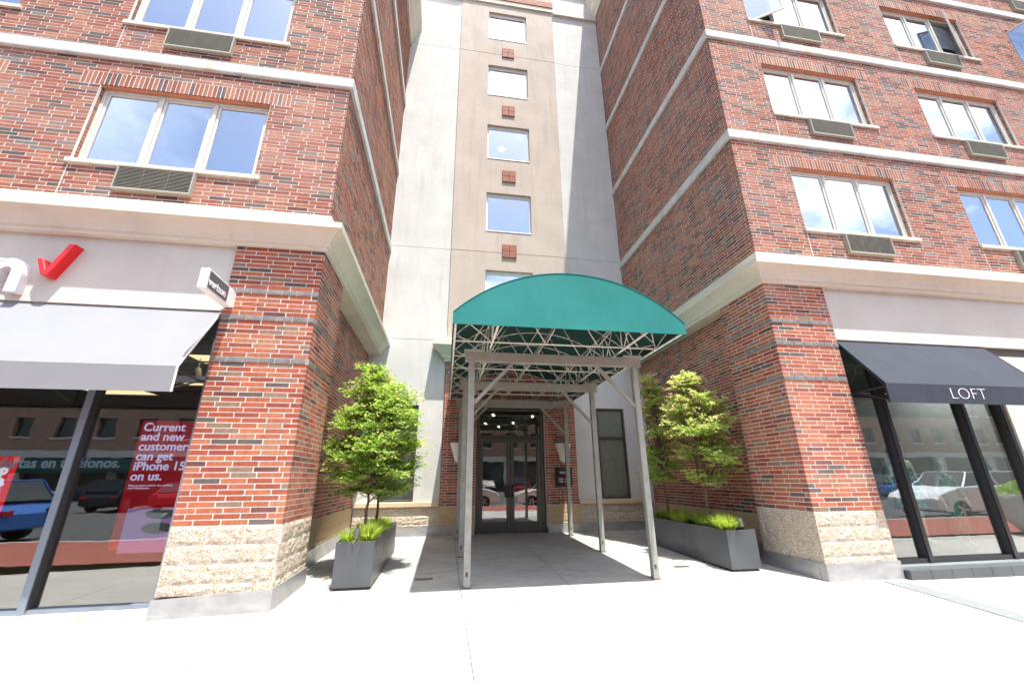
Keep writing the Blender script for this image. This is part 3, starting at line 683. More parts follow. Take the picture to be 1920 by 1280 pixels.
for x0, x1, nm in ((-1.62, -.775, 'L'), (4.26, 5.11, 'R')):
    w = node('lobby_window', tower, (x0, YW, .88))
    z0, z1 = .885, 3.345; y = YW + .03; t = .055; fr = MB()
    fr.box(x0, x1, y, y + .08, z0, z0 + t); fr.box(x0, x1, y, y + .08, z1 - t, z1); fr.box(x0, x0 + t, y, y + .08, z0 + t, z1 - t); fr.box(x1 - t, x1, y, y + .08, z0 + t, z1 - t); fr.box(x0 + t, x1 - t, y, y + .08, 2.47, 2.53)
    bevel(fr.build('window_frame', M['bronze'], w), .005, 1)
    MB().box(x0 + t, x1 - t, y + .035, y + .041, z0 + t, 2.47).build('pane', M['doorglass2'], w); MB().box(x0 + t, x1 - t, y + .035, y + .041, 2.53, z1 - t).build('pane', M['doorglass2'], w)
    bl = MB(); n = 52
    for i in range(n): bl.add([(x0 + .03, y + .09, z1 - .04 - i * .047), (x1 - .03, y + .09, z1 - .04 - i * .047), (x1 - .03, y + .11, z1 - .084 - i * .047), (x0 + .03, y + .11, z1 - .084 - i * .047)], [(0, 1, 2, 3)])
    bl.build('blind', M['curtain'], w, fix=False)
    rm = MB(); ya, yb = YW + .301, YW + 1.8; a, c = z0, z1
    rm.add([(x0, ya, a), (x1, ya, a), (x1, ya, c), (x0, ya, c), (x0, yb, a), (x1, yb, a), (x1, yb, c), (x0, yb, c)], [(4, 5, 6, 7), (0, 1, 5, 4), (2, 3, 7, 6), (0, 4, 7, 3), (1, 2, 6, 5)]); rm.build('room_interior', M['room'], w)
# entrance doors
ent = thing('double_entrance_door', 'dark bronze glass double door with transom under the green canopy', 'door', (1.75, YW, .09))
DY = YW + .10; gx = .09
m = MB(); m.box(.80, .895, DY - .02, DY + .12, gx, 3.33); m.box(2.605, 2.70, DY - .02, DY + .12, gx, 3.33); m.box(.895, 2.605, DY - .02, DY + .12, 3.25, 3.33); m.box(.895, 2.605, DY - .02, DY + .12, 2.50, 2.56)
bevel(m.build('door_frame', M['bronze'], ent), .006, 1)
m = MB(); m.box(.72, .799, PY + .02, DY + .15, gx - .05, 3.33); m.box(2.701, 2.78, PY + .02, DY + .15, gx - .05, 3.33); m.box(.80, 2.70, PY + .02, DY + .15, 3.331, 3.36); m.build('jamb_lining', M['black'], ent)
MB().box(.895, 2.605, DY + .03, DY + .036, 2.56, 3.25).build('transom_pane', M['doorglass'], ent)
for s_, x0, x1 in ((-1, .90, 1.747), (1, 1.753, 2.60)):
    d = MB(); st = .105; zt, zb = 2.495, gx + .012
    d.box(x0, x0 + st, DY, DY + .045, zb, zt); d.box(x1 - st, x1, DY, DY + .045, zb, zt); d.box(x0 + st, x1 - st, DY, DY + .045, zt - .12, zt); d.box(x0 + st, x1 - st, DY, DY + .045, zb, zb + .26)
    lf = bevel(d.build('door_leaf', M['bronze'], ent), .005, 1)
    MB().box(x0 + st, x1 - st, DY + .02, DY + .026, zb + .26, zt - .12).build('pane', M['doorglass'], lf)
    hx = x1 - .05 if s_ < 0 else x0 + .05; h = MB()
    h.tube((hx, DY - .06, .95), (hx, DY - .06, 1.28), .018, 8); h.tube((hx, DY - .06, .97), (hx, DY + .01, .97), .012, 8); h.tube((hx, DY - .06, 1.26), (hx, DY + .01, 1.26), .012, 8); h.build('handle', M['black'], lf, smooth=True)
# lobby behind the doors
lob = thing('lobby_room', 'dim entrance lobby seen through the glass doors', 'room', (1.75, YW + 2, .09))
m = MB(); a0, a1, b0, b1, z0, z1 = -.3, 3.8, YW + .31, YW + 7, gx, 3.5
m.add([(a0, b0, z0), (a1, b0, z0), (a1, b1, z0), (a0, b1, z0)], [(0, 1, 2, 3)]); m.build('lobby_floor', M['floor_in'], lob, fix=False)
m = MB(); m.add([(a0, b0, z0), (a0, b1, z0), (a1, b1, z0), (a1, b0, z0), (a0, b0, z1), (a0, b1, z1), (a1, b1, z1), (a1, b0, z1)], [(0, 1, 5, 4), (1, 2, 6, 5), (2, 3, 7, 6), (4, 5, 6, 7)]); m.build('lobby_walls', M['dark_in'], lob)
for (x, y) in ((1.5, 13.9), (2.9, 14.1), (1.45, 16.2), (2.5, 15.9), (3.0, 16.6), (2.1, 17.2)):
    m = MB(); m.add([(x - .04, y - .25, z1 - .02), (x + .04, y - .25, z1 - .02), (x + .14, y + .25, z1 - .02), (x + .06, y + .25, z1 - .02)], [(3, 2, 1, 0)]); m.build('light_strip', M['lamp_on2'], lob, fix=False)
MB().box(2.35, 2.6, YW + 2.4, YW + 2.8, gx, 3.49).build('column', M['cream'], lob)
# ------------------------------------------------------------------ text
def text_mesh(body, size, off=0., ext=.002, align='LEFT', space=1., shear=0.):
    cu = bpy.data.curves.new('t', 'FONT'); cu.body = body; cu.size = size; cu.offset = off; cu.extrude = ext; cu.align_x = align; cu.space_line = space; cu.resolution_u = 6; cu.shear = shear
    o = bpy.data.objects.new('t', cu); COL.objects.link(o); dg = bpy.context.evaluated_depsgraph_get(); me = bpy.data.meshes.new_from_object(o.evaluated_get(dg)); bpy.data.objects.remove(o); bpy.data.curves.remove(cu); return me
def put_text(name, body, size, loc, mat, parent=None, rot='front', off=0., ext=.002, align='LEFT', space=1., sx=1., shear=0.):
    me = text_mesh(body, size, off, ext, align, space, shear); R = Matrix(((1, 0, 0, 0), (0, 0, -1, 0), (0, 1, 0, 0), (0, 0, 0, 1)))
    if rot == 'east': R = Matrix(((0, 0, 1, 0), (1, 0, 0, 0), (0, 1, 0, 0), (0, 0, 0, 1)))
    me.transform(Matrix.Translation(loc) @ R @ Matrix.Diagonal((sx, 1, 1, 1))); me.materials.clear(); me.materials.append(mat)
    return link(name, me, parent)
# ------------------------------------------------------------------ shops
YG = 6.0
def shop(side, name, label, x0, x1, mulls, zsill, ztop, fm, right_end):
    b = thing(name, label, 'shopfront', ((x0 + x1) / 2, YG, 0))
    fr = MB(); t = .07
    zb = zsill
    for (q0, q1, e_) in ((zb, zb + t, 0), (ztop - t, ztop, 0), (2.70, 2.77, .005)): MB().box(x0, x1, YG - .05 + e_, YG + .09 - e_, q0, q1).build('shopfront_rail', fm, b)
    xs = [x0 + t / 2] + mulls + [x1 - t / 2]
    for x in xs:
        o = MB().box(x - .038, x + .038, YG - .075, YG + .10, zb + .001, ztop + .001).build('mullion', fm, b); bevel(o, .004, 1)
        MB().box(x + (.039 if side < 0 else -.055), x + (.055 if side < 0 else -.039), YG - .055, YG + .08, zb + t, ztop - t).build('gasket', M['reveal'], b)
    for i in range(len(xs) - 1):
        for (a, c) in ((zb + t, 2.70), (2.77, ztop - t)):
            MB().box(xs[i] + .038, xs[i + 1] - .038, YG + .01, YG + .018, a, c).build('pane', M['shop'], b)
    return b
shopL = shop(-1, 'storefront', 'grey framed shop window with red posters beside the left brick pier', -11.5, -3.17, [-10.2, -8.6, -6.6, -4.52], .03, 3.70, M['steelblue'], 0)
shopR = shop(1, 'storefront', 'black framed shop window with mannequins beside the right brick pier', 6.70, 9.98, [7.46, 9.09], .15, 3.72, M['black'], 1)
m = MB(); m.add([(-11.5, 5.86, gz(-11.5, 5.8) - .05), (-3.19, 5.86, -.08), (-3.19, 6.1, -.08), (-11.5, 6.1, -.2), (-11.5, 5.86, .01), (-3.19, 5.86, .06), (-3.19, 6.1, .06), (-11.5, 6.1, .02)], [(0, 3, 2, 1), (4, 5, 6, 7), (0, 1, 5, 4), (1, 2, 6, 5), (2, 3, 7, 6), (3, 0, 4, 7)]); m.build('sill_plinth', M['belt'], shopL)
xk = 6.76
while xk < 10.1:
    bevel(MB().box(xk, xk + .36, 5.72, 6.06, gz(xk, 5.8) - .05, .115).build('plinth_tile', M['planter'], shopR), .004, 1); xk += .365
MB().box(6.72, 10.1, 5.80, 6.06, .10, .149).build('sill', M['strip'], shopR)
# sign fascia walls over the shops and plain wall beyond the right one
def fascia(parent, x0, x1, z0, z1): return MB().box(x0, x1, 5.868, 6.12, z0, z1).build('sign_fascia', M['sign_wall'], parent)
fascia(left, -15.5, -3.165, 3.70, 4.72); fascia(right, 6.705, 27, 3.72, 4.72)
m = MB(); m.box(10.0, 27, 5.90, 6.12, .2, 3.55); m.build('side_panel', M['sign_wall'], right); MB().box(10.0, 27, 5.93, 6.12, 3.545, 3.725).build('reveal_joint', M['joint'], right)
MB().box(10.0, 27, 5.86, 6.1, -.2, .21).build('base_flashing', M['flash'], right)
MB().box(-15.5, -11.5, 5.9, 6.12, -.3, 3.70).build('side_panel', M['sign_wall'], left)
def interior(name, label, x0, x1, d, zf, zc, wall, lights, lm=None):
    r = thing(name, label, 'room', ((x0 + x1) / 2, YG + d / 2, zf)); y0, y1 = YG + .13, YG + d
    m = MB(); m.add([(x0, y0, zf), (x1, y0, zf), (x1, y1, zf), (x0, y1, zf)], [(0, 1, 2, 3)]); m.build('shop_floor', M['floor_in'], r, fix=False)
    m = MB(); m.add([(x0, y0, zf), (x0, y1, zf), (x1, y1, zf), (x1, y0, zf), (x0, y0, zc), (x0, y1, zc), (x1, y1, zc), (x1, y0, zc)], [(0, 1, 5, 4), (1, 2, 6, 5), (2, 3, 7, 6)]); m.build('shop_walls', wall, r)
    nx = int((x1 - x0) / 1.22); ny = int((y1 - y0) / .61)
    for i in range(nx + 1):
        for j in range(ny + 1):
            a = x0 + i * 1.22; c = y0 + j * .61
            if (i, j) in lights: MB().box(a + .02, min(x1, a + 1.2), c + .02, min(y1, c + .59), zc + .02, zc + .03).build('light_or_fill_panel', lm or M['lamp_on'], r)  # right shop's panels are added, unseen fill light; left shop's are ceiling lights
            else: MB().box(a + .012, min(x1, a + 1.21), c + .012, min(y1, c + .6), zc, zc + .02).build('ceiling_tile', M['ceiling'], r)
    MB().box(x0, x1, y0, y1, zc + .05, zc + .08).build('ceiling_void', M['dark_in'], r)
    return r
rl = interior('shop_interior', 'dim phone shop interior behind the left storefront glass', -11.4, -2.6, 6.0, .02, 3.28, M['dark_in'], {(4, 3), (6, 1), (5, 4), (2, 2), (6, 6), (3, 6)})
for o in (MB().box(-3.1, -2.95, YG + .14, YG + .4, .03, 3.27), MB().box(-3.75, -3.5, YG + 1.5, YG + 1.75, .03, 3.27)): o.build('column', M['black'], rl)
for (x, y) in ((-5.4, 7.0), (-4.4, 7.2), (-3.9, 6.9), (-6.6, 7.1)):
    m = MB(); m.tube((x, y, 3.27), (x, y, 3.12), .012, 6); m.tube((x, y, 3.10), (x + .08, y - .05, 2.92), .035, 10); m.build('spotlight', M['white'], rl, smooth=True)
rr_ = interior('shop_interior', 'pale clothes shop interior behind the right storefront glass', 6.75, 14.5, 5.0, .16, 3.65, M['room2'], {(3, 1), (4, 1), (3, 2), (4, 2)}, M['added_shop_glow'])
bp = MB(); bp.box(7.9, 12.5, YG + 1.75, YG + 1.8, .17, 3.2); bp.build('display_partition', M['room'], rr_)
# posters in the phone shop
p = thing('poster', 'red poster offering a phone hanging in the glass beside the left pier', 'poster', (-3.8, 6.38, 1.4))
m = MB(); m.box(-4.13, -3.2, 6.38, 6.39, .62, 2.22); m.build('sheet', M['poster_red'], p)
MB().box(-4.02, -3.2, 6.372, 6.379, .58, 1.10).build('sheet', M['poster_pink'], p)
for i, l in enumerate(['Current', 'and new', 'customers', 'can get', 'iPhone 15', 'on us.']): put_text('print', l, .155, (-4.095, 6.374, 2.085 - i * .128), M['poster_text'], p, off=.003)
put_text('print', 'With any phone trade-in. Any condition.\nAnd Unlimited plan.', .032, (-4.09, 6.374, 1.37), M['poster_text'], p)
for (cx_, cz_, rx_) in ((-3.62, 1.03, .18), (-3.62, .86, .19)):
    m = MB(); vs = [(cx_ + rx_ * math.cos(k * math.tau / 24), 6.366, cz_ + rx_ * .35 * math.sin(k * math.tau / 24)) for k in range(24)]; m.add(vs, [tuple(range(24))]); m.build('print', M['sign_dark'], p, fix=False)
p = thing('poster', 'bright red poster at the left edge behind the phone shop glass', 'poster', (-5.7, 6.3, 1.2))
MB().box(-6.6, -5.36, 6.3, 6.31, .35, 1.74).build('sheet', M['red_lit'], p)
put_text('print', 'Shop\nextra', .165, (-5.43, 6.294, 1.53), M['white_lit'], p, off=.01, align='RIGHT', space=.8)
p = thing('lettering', 'grey Spanish slogan lettered across the phone shop glass', 'lettering', (-5, 6.03, 1.8))
put_text('slogan', 'Nuestras mejores ofertas en teléfonos.', .165, (-4.02, 6.03, 1.60), paint('grey_vinyl', (.30, .32, .42), .5), p, align='RIGHT', off=.004)
# channel letters
sg_ = thing('shop_sign', 'white channel letters with a red tick on the left fascia', 'sign', (-6.3, 5.8, 4.1))
put_text('letter', 'verizo', .92, (-6.07, 5.82, 3.81), M['letter_white'], sg_, off=.024, ext=.06, align='RIGHT')
put_text('letter', 'n', .92, (-6.06, 5.82, 3.81), M['letter_white'], sg_, off=.026, ext=.06)
def ck(p): return p
chk = [(-5.655, 4.235), (-5.575, 4.235), (-5.525, 4.15), (-5.335, 4.60), (-5.245, 4.60), (-5.225, 4.575), (-5.47, 4.045), (-5.585, 4.045)]
chk = [(-5.51, 4.275), (-5.435, 4.275), (-5.365, 4.12), (-5.20, 4.515), (-5.115, 4.515), (-5.315, 4.025), (-5.405, 4.03)]
bevel(MB().prism(chk, lambda p: (p[0], 5.73, p[1]), lambda p: (p[0], 5.885, p[1])).build('tick', M['letter_red'], sg_), .01, 1)
bs = thing('blade_sign', 'small white box sign jutting from the left brick pier', 'sign', (-3.05, 5.5, 3.85))
bevel(MB().box(-3.13, -3.03, 5.10, 5.75, 3.70, 3.97).build('sign_box', M['white'], bs), .006, 1)
MB().box(-3.031, -3.024, 5.135, 5.60, 3.725, 3.945).build('sign_face', M['sign_dark'], bs)
MB().box(-3.125, -3.035, 5.751, 5.83, 3.73, 3.94).build('mounting_box', M['white'], bs)
MB().box(-3.20, -3.14, 5.80, 5.90, 3.70, 3.77).build('bracket', M['white'], bs)
put_text('lettering', 'verizon', .135, (-3.021, 5.14, 3.765), M['letter_white'], bs, rot='east', off=.003)
m = MB(); m.add([(-3.021, 5.515, 3.80), (-3.021, 5.53, 3.80), (-3.021, 5.565, 3.86), (-3.021, 5.555, 3.86), (-3.021, 5.522, 3.815)], [(0, 1, 2, 3, 4)]); m.build('tick', M['letter_red'], bs, fix=False)
# awnings
def awning(name, label, x0, x1, zw, zf1, zf0, mat, trim, seams=0):
    a = thing(name, label, 'awning', ((x0 + x1) / 2, 5.6, zf0)); YB, YFr = 5.895, 5.28; t = .006
    m = MB(); n = 40
    for k in range(n):
        u0, u1 = x0 + (x1 - x0) * k / n, x0 + (x1 - x0) * (k + 1) / n
        m.add([(u0, YB, zw), (u1, YB, zw), (u1, YFr, zf1), (u0, YFr, zf1)], [(0, 1, 2, 3)]); m.add([(u0, YFr, zf1), (u1, YFr, zf1), (u1, YFr, zf0), (u0, YFr, zf0)], [(0, 1, 2, 3)])
    o = m.build('awning_fabric', mat, a, fix=False); sm = o.modifiers.new('s', 'SOLIDIFY'); sm.thickness = .006
    fr = MB(); 
    xs = [x0 + .02, x1 - .02] + [x0 + (x1 - x0) * k / 4 for k in (1, 2, 3)]
    for x in xs:
        fr.tube((x, YB, zw - .03), (x, YFr + .03, zf1 - .03), .012); fr.tube((x, YB, zf0 + .25), (x, YFr + .03, zf1 - .04), .012); fr.tube((x, YFr + .03, zf1 - .03), (x, YFr + .03, zf0 + .03), .012)
        fr.tube((x, YB, zf0 + .28), (x, YFr + .03, zf0 + .05), .01)
    for z in (zf0 + .02, zf1 - .03): fr.tube((x0, YFr + .03, z), (x1, YFr + .03, z), .013)
    fr.tube((x0, YB, zw - .03), (x1, YB, zw - .03), .013); fr.build('awning_frame', M['black'], a)
    for x in (x0, x1): ed = MB(); ed.bar((x, YB, zw), (x, YFr - .004, zf1), .012, .02); ed.bar((x, YFr - .004, zf1), (x, YFr - .004, zf0), .012, .02, (1, 0, 0)); ed.build('edge_piping', trim, a)
    for k in range(1, seams): x = x0 + (x1 - x0) * k / seams; MB().bar((x, YB, zw + .004), (x, YFr, zf1 + .004), .006, .004).build('seam', trim, a)
    return a
awL = awning('awning', 'pale grey canvas awning over the phone shop window', -11.5, -3.21, 3.68, 2.73, 2.425, M['awn_gray'], M['white'])
awR = awning('awning', 'navy canvas awning lettered LOFT over the clothes shop window', 6.76, 9.98, 3.70, 2.80, 2.50, M['awn_navy'], M['awn_navy'], 8)
put_text('lettering', 'LOFT', .262, (7.905, 5.268, 2.578), M['letter_white'], awR, ext=.001, sx=1.17, off=-.007)
MB().box(-11.5, -3.2, 6.101, 6.12, 3.0, 3.02).build('louver_rail', M['strip'], shopL)
# ------------------------------------------------------------------ entrance canopy
can = thing('entrance_canopy', 'green barrel fabric canopy on grey steel posts over the entrance', 'canopy', (1.76, 8.5, 0))
cx0, cx1, yf, yb = .02, 3.50, 5.30, 11.27; ZB = 3.455; ZE = 3.63; ZP = 4.345
def arc(n=36):
    hw = (cx1 - cx0) / 2; sg2 = ZP - ZE; R = (hw * hw + sg2 * sg2) / (2 * sg2); a = math.asin(hw / R)
    return [((cx0 + cx1) / 2 + R * math.sin(-a + 2 * a * k / n), ZP - R + R * math.cos(-a + 2 * a * k / n)) for k in range(n + 1)]
A = arc(); sag = lambda k: 0
ys = [yf + (yb - yf) * k / 24 for k in range(25)]
m = MB()
for j in range(24):
    for i in range(36):
        f = lambda i, j: (A[i][0], ys[j], A[i][1] - .012 * abs(math.sin(math.pi * j / 3)) * (1 if 0 < i < 36 else 0))
        m.add([f(i, j), f(i + 1, j), f(i + 1, j + 1), f(i, j + 1)], [(0, 1, 2, 3)])
    for x in (cx0, cx1): m.add([(x, ys[j], ZE), (x, ys[j + 1], ZE), (x, ys[j + 1], ZB + .07 * (ys[j + 1] - yf) / 6), (x, ys[j], ZB + .07 * (ys[j] - yf) / 6)], [(0, 1, 2, 3)])
fm = MB(); fm.add([(a[0], yf - .002, a[1]) for a in A] + [(cx1, yf - .002, ZB), (cx0, yf - .002, ZB)], [tuple(range(39))])
fm.add([(a[0], yf + .006, a[1] - .004) for a in A] + [(cx1 - .003, yf + .006, ZB), (cx0 + .003, yf + .006, ZB)], [tuple(range(39))[::-1]]); fm.build('front_valance', M['green'], can, fix=False)
import bmesh
me = m.mesh('canopy_fabric', M['green'], True); bm_ = bmesh.new(); bm_.from_mesh(me); bmesh.ops.remove_doubles(bm_, verts=bm_.verts, dist=.002); bmesh.ops.recalc_face_normals(bm_, faces=bm_.faces)
for e in bm_.edges:
    if len(e.link_faces) == 2 and e.link_faces[0].normal.angle(e.link_faces[1].normal) > .6: e.smooth = False
bm_.to_mesh(me); bm_.free(); o = link('canopy_fabric', me, can); o.modifiers.new('s', 'SOLIDIFY').thickness = .005
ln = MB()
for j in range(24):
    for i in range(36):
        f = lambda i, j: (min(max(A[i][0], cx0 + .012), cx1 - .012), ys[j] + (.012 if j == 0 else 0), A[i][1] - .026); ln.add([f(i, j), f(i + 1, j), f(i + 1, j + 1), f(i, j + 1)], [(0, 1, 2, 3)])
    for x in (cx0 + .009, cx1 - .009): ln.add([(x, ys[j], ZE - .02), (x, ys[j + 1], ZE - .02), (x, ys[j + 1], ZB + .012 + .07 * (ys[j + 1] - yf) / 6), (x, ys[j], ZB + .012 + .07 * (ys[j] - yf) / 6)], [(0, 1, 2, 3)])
ln.build('canopy_underside_shade', M['shade_awning_green'], can, fix=False)  # inner layer added to carry the underside's shade as darker green
pr = MB()
for i in range(36): pr.tube((A[i][0], yf - .004, A[i][1]), (A[i + 1][0], yf - .004, A[i + 1][1]), .006, 5)
pr.build('hem_piping', M['green'], can)
gap = .04; ZT = ZB + .05
def arch(y, dz=.035): return [(a[0] + (gap if a[0] < 1.76 else -gap) * abs(a[0] - 1.76) / 1.74, y, a[1] - dz) for a in A]
st_ys = [yf + .04 + k * (yb - yf - .1) / 7 for k in range(8)]
inner = (.66, 2.90)
for y in st_ys:
    m = MB(); ar = arch(y)
    for i in range(0, 36, 2): m.tube(ar[i], ar[i + 2], .0125, 5)
    m.tube((cx0 + gap, y, ZE - .04), (cx0 + gap, y, ZT), .0125, 5); m.tube((cx1 - gap, y, ZE - .04), (cx1 - gap, y, ZT), .0125, 5)
    m.build('arch_pipe', M['pipe'], can, smooth=True)
    MB().tube((cx0 + gap, y, ZT), (cx1 - gap, y, ZT), .015, 6).build('cross_pipe', M['pipe'], can, smooth=True)
    wb = MB(); xs = [.66, 1.12, 1.55, 2.0, 2.44, 2.90]
    for i in range(5):
        zz = lambda x: min(ar, key=lambda q: abs(q[0] - x))[2]
        a_ = (xs[i], y, ZT if i % 2 == 0 else zz(xs[i])); b_ = (xs[i + 1], y, ZT if i % 2 else zz(xs[i + 1])); wb.tube(a_, b_, .010, 5)
    zz = lambda x: min(ar, key=lambda q: abs(q[0] - x))[2]
    for a0_, s_ in ((.06, 1), (3.46, -1)): wb.tube((a0_, y, ZE - .05), (a0_ + s_ * .3, y, ZT), .009, 5); wb.tube((a0_ + s_ * .3, y, ZT), (a0_ + s_ * .6, y, zz(a0_ + s_ * .6)), .009, 5); wb.tube((a0_ + s_ * .6, y, zz(a0_ + s_ * .6)), (a0_ + s_ * .6, y, ZT), .009, 5)
    wb.build('web_strut', M['pipe'], can, smooth=True)
for x in (cx0 + gap, inner[0], inner[1], cx1 - gap):
    MB().tube((x, st_ys[0], ZT - .02), (x, st_ys[-1], ZT - .02), .018, 8).build('long_pipe', M['pipe'], can, smooth=True)
for x in (.66, 1.76, 2.90):
    z = min(A, key=lambda q: abs(q[0] - x))[1] - .05; MB().tube((x, st_ys[0], z), (x, st_ys[-1], z), .012, 6).build('purlin', M['pipe'], can, smooth=True)
for x0_, x1_ in ((cx0 + gap, inner[0]), (inner[1], cx1 - gap)):
    zg = MB()
    for k in range(7):
        ya, yb2 = st_ys[k], st_ys[k + 1]; ym = (ya + yb2) / 2
        za = min(A, key=lambda q: abs(q[0] - x0_))[1] - .06; zb_ = min(A, key=lambda q: abs(q[0] - x1_))[1] - .06
        for (p, q) in (((x0_, ya, ZT), (x0_, ym, za)), ((x0_, ym, za), (x0_, yb2, ZT)), ((x1_, ya, ZT), (x1_, ym, zb_)), ((x1_, ym, zb_), (x1_, yb2, ZT)), ((x0_, ya, za), (x1_, yb2, ZT))): zg.tube(p, q, .009, 5)
    zg.build('truss_lacing', M['pipe'], can, smooth=True)
lc = MB(); n = 46
for x, d in ((cx1 - .008, -1), (cx0 + .008, 1)):
    for k in range(n):
        y = yf + .08 + k * (yb - yf - .2) / n; dy = (yb - yf) / n; lc.tube((x, y, ZB + .035), (x + d * .035, y + dy / 2, ZT - .005), .0035, 4); lc.tube((x + d * .035, y + dy / 2, ZT - .005), (x, y + dy, ZB + .035), .0035, 4)
lc.build('rope_lacing', M['white'], can)
for y in (6.42, 8.57, 10.72):
    for x in (.36, 3.145):
        z0 = gz(x, y); o = MB().box(x - .048, x + .048, y - .048, y + .048, z0 + .008, 3.230).build('post', M['post'], can); bevel(o, .006, 2)
        MB().box(x - .055, x + .055, y - .055, y + .055, z0, z0 + .012).build('foot_plate', M['rust'], o)
        r = MB(); r.box(x - .02, x + .012, y - .0502, y - .0485, z0 + .14, z0 + .20); r.build('rust_spot', M['rust'], o)
        bevel(MB().box(x - .13 if x < 1 else x - .2, x + .2 if x < 1 else x + .13, y - .11, y + .11, 3.396, 3.42).build('cap_plate', M['post'], can), .004, 1)
        s_ = 1 if x < 1 else -1; MB().bar((x + s_ * .045, y, 2.56), (x + s_ * .70, y, 3.26), .055, .055).build('brace', M['post'], can)
    bevel(MB().box(.25, 3.26, y - .05, y + .05, 3.232, 3.395).build('beam', M['post'], can), .006, 2)
# ------------------------------------------------------------------ lamps, plaque, floor plates
for x, w in ((.33, 'left'), (3.165, 'right')):
    l = thing('wall_lamp', 'fluted white cone wall lamp %s of the entrance door' % w, 'wall lamp', (x, PY, 2.1), 'wall lamps beside the entrance')
    m = MB(); m.lathe((x, PY - .14, 1.84), [(.05, 0), (.09, .04), (.215, .46), (.225, .48), (.20, .48), (.17, .4)], 32, .02); m.build('lamp_shade', M['lampglass'], l)
    m = MB(); m.lathe((x, PY - .14, 1.80), [(.02, 0), (.06, .02), (.06, .045)], 16); m.box(x - .04, x + .04, PY - .12, PY - .001, 1.86, 1.93); m.build('bracket', M['flash'], l)
    m = MB(); m.lathe((x, PY - .14, 2.325), [(.232, 0), (.232, .012)], 32); m.build('rim', M['flash'], l)
pl = thing('plaque', 'black address plaque reading two on the brick right of the door', 'plaque', (3.19, PY, 1.46))
bevel(MB().box(2.95, 3.42, PY - .035, PY - .003, 1.475, 1.71).build('panel', M['black'], pl), .004, 1); bevel(MB().box(2.95, 3.42, PY - .035, PY - .003, 1.215, 1.469).build('panel', M['black'], pl), .004, 1)
put_text('lettering', 'two', .115, (3.07, PY - .037, 1.545), M['letter_white'], pl, off=.001)
put_text('lettering', '2100 - 2\n1100 - 3', .065, (3.02, PY - .037, 1.385), M['letter_white'], pl, off=.001)
for (x, y, w) in ((-.24, 7.0, 'left'), (3.95, 7.08, 'right')):
    t = tag(bevel(MB().box(x - .13, x + .13, y - .05, y + .05, gz(x, y) + .001, gz(x, y) + .008).build('drain_plate', M['plate'], None), .003, 1), 'small metal drain plate in the pavement %s of the canopy' % w, 'drain plate', 'pavement drain plates')
m = MB(); m.add([(6.24, 5.70, .004), (6.54, 5.70, .004), (6.02, 3.2, .004), (5.76, 3.2, .004), (6.24, 5.70, -.01), (6.54, 5.70, -.01), (6.02, 3.2, -.01), (5.76, 3.2, -.01)], [(0, 3, 2, 1), (0, 1, 5, 4), (1, 2, 6, 5), (2, 3, 7, 6), (3, 0, 4, 7)])
tag(m.build('floor_strip', M['strip'], None), 'flat grey metal strip set across the pavement at lower right', 'metal strip')
# ------------------------------------------------------------------ planters, grass, trees
def planter(x0, x1, y0, y1, label):
    g = min(gz(x0, y0), gz(x1, y1)); zt = gz(x0, y0) + .60; p = thing('planter', label, 'planter', ((x0 + x1) / 2, (y0 + y1) / 2, g), 'long charcoal planters')
    t = .02; m = MB(); zb = g + .035
    m.box(x0, x1, y0, y0 + t, zb, zt); m.box(x0, x1, y1 - t, y1, zb, zt); m.box(x0, x0 + t, y0 + t, y1 - t, zb, zt); m.box(x1 - t, x1, y0 + t, y1 - t, zb, zt); m.box(x0 + t, x1 - t, y0 + t, y1 - t, zb, zb + .02)
    bevel(m.build('planter_box', M['planter'], p), .004, 2)
    MB().box(x0 + .03, x1 - .03, y0 + .03, y1 - .03, g - .02, zb).build('recessed_base', M['black'], p)
    sl_ = sheet('soil', x0 + t, x1 - t, y0 + t, y1 - t, 8, 30, 0, M['soil'], p, hf=lambda x, y: zt - .07 + .02 * math.sin(x * 31) * math.sin(y * 17)); return zt
zpl = planter(-1.45, -.935, 6.55, 9.35, 'charcoal metal planter with a green maple left of the canopy')
zpr = planter(4.52, 5.04, 6.58, 9.4, 'long charcoal metal planter with two maples right of the canopy')
def grass(name, label, x0, x1, y0, y1, z, clumps, per=160):
    m = MB(); R = random.Random(hash(label) % 1000 if 0 else int(abs(x0) * 100))
    for (cx_, cy_, s) in clumps:
        for k in range(int(per * s)):
            a = R.uniform(0, math.tau); r = R.uniform(0, .07); px, py = cx_ + r * math.cos(a), cy_ + r * math.sin(a); a += R.uniform(-.5, .5)
            L_ = R.uniform(.13, .27) * s; w = R.uniform(.004, .008); sp = R.uniform(.25, 1.0); dx, dy = math.cos(a), math.sin(a); rn = R.random()
            pts = [(px + dx * L_ * sp * t ** 1.3, py + dy * L_ * sp * t ** 1.3, z - .05 + L_ * (1.25 * t - .75 * sp * t * t)) for t in (0, .35, .7, 1)]
            nx, ny = -dy * w, dx * w; vs = []
            for i, q in enumerate(pts): f = (1, .9, .6, .05)[i]; vs += [(q[0] - nx * f, q[1] - ny * f, q[2]), (q[0] + nx * f, q[1] + ny * f, q[2])]
            m.add(vs, [(0, 1, 3, 2), (2, 3, 5, 4), (4, 5, 7, 6)], rn)
    o = m.build(name, M['grass'], None, fix=False, kind='stuff'); return tag(o, label, 'grass')
R = random.Random(5)
grass('ornamental_grass', 'bright yellow green grass tufts filling the left planter', -1.45, -.93, 6.5, 9.3, zpl, [(-1.33, 6.68, 1.0), (-1.05, 6.72, 1.25), (-1.2, 6.62, .5), (-1.05, 6.95, 1.3)] + [(R.uniform(-1.36, -1.02), y, R.uniform(.7, 1.1)) for y in np.arange(7.15, 9.2, .17)])
